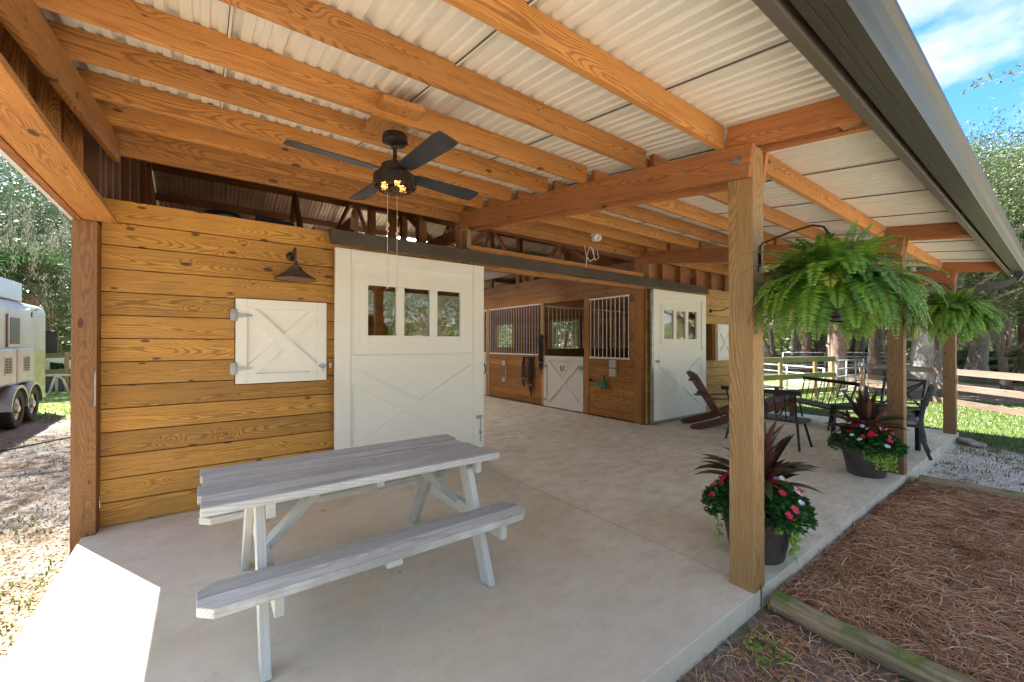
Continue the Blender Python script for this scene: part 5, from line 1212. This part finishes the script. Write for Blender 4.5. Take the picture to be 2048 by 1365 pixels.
# ------------------------------------------------------------------ horse trailer
random.seed(5)
tr = empty('horse_trailer', (-2.9, 10.5, GZ), 0, 'silver aluminium horse trailer with rear ladder parked on the gravel at the left', 'horse trailer')
def TB(): return MB()
def tp(b, nm, mt, par=None, **k):
    if par is None: b.v = [(v[0]+2.9, v[1]-10.5, v[2]-GZ) for v in b.v]
    else: b.v = [(v[0]+2.9, v[1]-10.5, v[2]-GZ) for v in b.v]
    return b.build(nm, mt, par or tr, **k)
b = TB(); prof = [(-2.90, .30), (-2.90, 2.12), (-2.93, 2.22), (-3.02, 2.29), (-3.15, 2.32), (-4.95, 2.32), (-5.08, 2.22), (-5.1, 2.1), (-5.1, .30)]
k = len(prof); b.add([(x, y, z) for y in (6.6, 13.95) for x, z in prof], [(i, (i+1) % k, (i+1) % k+k, i+k) for i in range(k)]+[tuple(range(k))[::-1], tuple(range(k, 2*k))]); tp(b, 'body', 'alu', bev=.01)
b = TB(); b.box(-2.895, -2.89, 12.86, 13.9, .34, 1.30); tp(b, 'quilted_panel', 'aluq')
for y in [12.86+.13*i for i in range(9)]: pass
b = TB(); b.box(-2.895, -2.885, 6.7, 13.93, .24, .33); tp(b, 'rub_rail', 'alu2', bev=.003)
b = TB(); b.box(-4.6, -2.99, 7.2, 12.8, 2.30, 2.68); rb = tp(b, 'roof_box', 'alu', bev=.02)
b = TB(); b.tube([(-3.3+.12*cos(a)*.0+0, 12.83, 2.49+.11*sin(a)) if 0 else (-3.10+.09*cos(a), 12.84, 2.49+.11*sin(a)) for a in [i*pi/3 for i in range(7)]], .012, 6); tp(b, 'hexagon_bracket', 'alu2', rb)
for y in (11.63, 10.6, 9.57):
    b = TB(); b.box(-2.89, -2.872, y-.02, y+.60, 1.38, 2.0); f = tp(b, 'window_frame', 'alu2', bev=.004)
    b = TB(); b.box(-2.871, -2.868, y+.04, y+.54, 1.44, 1.94); tp(b, 'pane', 'darkglass', f)
for y in (11.82, 10.86, 9.9):
    b = TB(); b.box(-2.89, -2.81, y, y+.92, .70, 1.36); d = tp(b, 'drop_door', 'alu', bev=.03)
    b = TB(); b.box(-2.812, -2.805, y+.30, y+.70, .88, 1.22); g_ = tp(b, 'vent_frame', 'alu2', d, bev=.02)
    b = TB(); b.box(-2.804, -2.802, y+.34, y+.66, .92, 1.18); tp(b, 'vent_opening', 'darkglass', g_)
    b = TB()
    for j in range(5): b.tube([(-2.798, y+.33, .95+.05*j), (-2.798, y+.67, .95+.05*j)], .006, 5)
    for j in range(2): b.tube([(-2.798, y+.44+.12*j, .91), (-2.798, y+.44+.12*j, 1.19)], .006, 5)
    tp(b, 'vent_bars', 'alu2', g_)
for y in (11.64, 12.50):
    b = TB(); n_ = 40
    c0 = (-2.86, y, .24)
    b.lathe([(.20, -.10), (.33, -.105), (.355, -.08), (.36, 0), (.355, .08), (.33, .105), (.22, .10), (.20, .02)], n=n_); b.v = [(c0[0]+v[2], c0[1]+v[0], c0[2]+v[1]) for v in b.v]; wh = tp(b, 'wheel', 'rubber', smooth='auto')
    b = TB(); b.lathe([(.22, .095), (.215, .07), (.17, .04), (.15, .05), (.09, .05), (.075, .11), (.06, .12), (0, .12)], n=32)
    for j in range(8): a = j*pi/4; b.lathe([(0, .075), (.014, .075), (.014, .045)], (.115*cos(a), .115*sin(a), 0), 8)
    b.v = [(c0[0]+v[2], c0[1]+v[0], c0[2]+v[1]) for v in b.v]; tp(b, 'rim', 'alu2', wh, smooth='auto')
for y in (11.64, 12.50):
    b = TB(); pts = [(-2.895, y+.46*cos(a), .24+.44*sin(a)) for a in [pi*i/12 for i in range(13)]]
    vs = []; 
    for p in pts: vs += [p, (p[0]+.17, p[1], p[2]), (p[0]+.17, p[1]-.03*(p[1]-y), p[2]-.05)]
    b.add(vs, [(3*i, 3*i+3, 3*i+4, 3*i+1) for i in range(12)]+[(3*i+1, 3*i+4, 3*i+5, 3*i+2) for i in range(12)]); tp(b, 'fender', 'alu2', smooth='auto')
b = TB(); b.box(-2.898, -2.892, 11.2, 12.96, .28, .66); tp(b, 'wheel_well', 'rubber')
b = TB()
for x in (-2.97, -3.35): b.tube([(x, 13.9, 2.30), (x, 14.02, 2.28), (x, 14.10, 2.15), (x, 14.10, .5), (x, 14.0, .4)], .018, 8)
for j in range(7): b.tube([(-2.97, 14.10, .65+.25*j), (-3.35, 14.10, .65+.25*j)], .013, 6)
tp(b, 'ladder', 'alu2', smooth=True)
b = TB(); b.lathe([(0, 0), (.07, .01), (.08, .03), (.06, .06), (0, .07)], (-2.9, 13.2, 2.16), 16); b.v = [(-2.9+(v[2]-2.16), v[1], 2.18+(v[0]+2.9)*.6) for v in b.v]; tp(b, 'side_light', 'alu2', smooth='auto')
b = TB(); 
for y in (13.35, 13.6): b.box(-2.884, -2.88, y, y+.12, .26, .31)
tp(b, 'reflector', 'red')
b = TB()     # dark graphic stroke near the roof line
b.poly([(-2.894, 12.95, 2.10), (-2.894, 13.04, 2.10), (-2.894, 13.05, 2.07), (-2.894, 12.98, 2.06), (-2.894, 13.06, 2.01), (-2.894, 12.95, 2.0)], (1, 0, 0), .003); tp(b, 'decal', 'black')

# tracked loader
ld = empty('tracked_loader', (-4.5, 20.6, GZ), radians(10), 'white tracked loader machine parked behind the horse trailer', 'loader')
for y in (-.6, .6):
    b = MB(); pr = [(-1.0, .35), (-.8, .08), (-.5, .0), (.9, .0), (1.1, .25), (.95, .5), (.2, .72), (-.4, .70), (-.9, .60)]
    b.poly([(x, y-.15, z) for x, z in pr], (0, 1, 0), .3); tk = b.build('track', 'track', ld, bev=.03)
    b = MB()
    for j in range(5): b.lathe([(0, -.01), (.11, -.01), (.11, .01), (0, .01)], (0, 0, 0), 14); b.v[-56:] = [(v[0]-.6+.34*j, y-.16+v[2], v[1]+.15) for v in b.v[-56:]]
    b.build('roller', 'track', tk)
b = MB(); b.box(-.9, .3, -.45, .45, .6, 1.2); b.build('body', 'wht', ld, bev=.05)
b = MB(); b.box(-.3, .5, -.4, .4, 1.2, 2.0); b.build('cab', 'darkglass', ld, bev=.05)
for y in (-.55, .55): b = MB(); b.beam((-.8, y, 1.3), (.6, y, 1.0), .1, .2); b.beam((.6, y, 1.05), (1.2, y, .4), .1, .18); b.build('lift_arm', 'wht', ld, bev=.02)
b = MB(); b.poly([(1.2, -.8, .05), (1.75, -.8, .05), (1.75, -.8, .12), (1.35, -.8, .25), (1.3, -.8, .7), (1.15, -.8, .7)], (0, 1, 0), 1.6); b.build('bucket', 'blk2', ld, bev=.01)
b = MB(); b.box(-.95, -.9, .2, .35, .8, .95); b.build('tail_light', 'red', ld)
b = MB()
b.tube([(0, 0, 0), (.12, 0, .5), (.16, .0, .62)], .03, 7); b.tube([(.45, 0, 0), (.3, 0, .5), (.16, 0, .62)], .03, 7); b.tube([(.1, .35, 0), (.16, .05, .6)], .03, 7); b.tube([(-.05, 0, .62), (.5, 0, .6)], .035, 7)
M['bone'] = plain('bleached_grey_wood', (.5, .45, .38), .8); o = b.build('trestle', 'bone', smooth=True); o.location = (-3.72, 18.2, GZ); tag(o, 'bleached wooden trestle on the grass beside the corner post', 'trestle')
b = MB(); b.tube([(-6.0, 8.2, .012), (-3.6, 8.6, .012), (-2.4, 9.2, .012), (-1.8, 9.9, .012), (-1.2, 10.6, .012), (-.9, 11, .012)], .012, 6); o = b.build('garden_hose', 'rubber', smooth=True); o.location = (0, 0, GZ); tag(o, 'black hose snaking over the gravel by the corner post', 'hose')
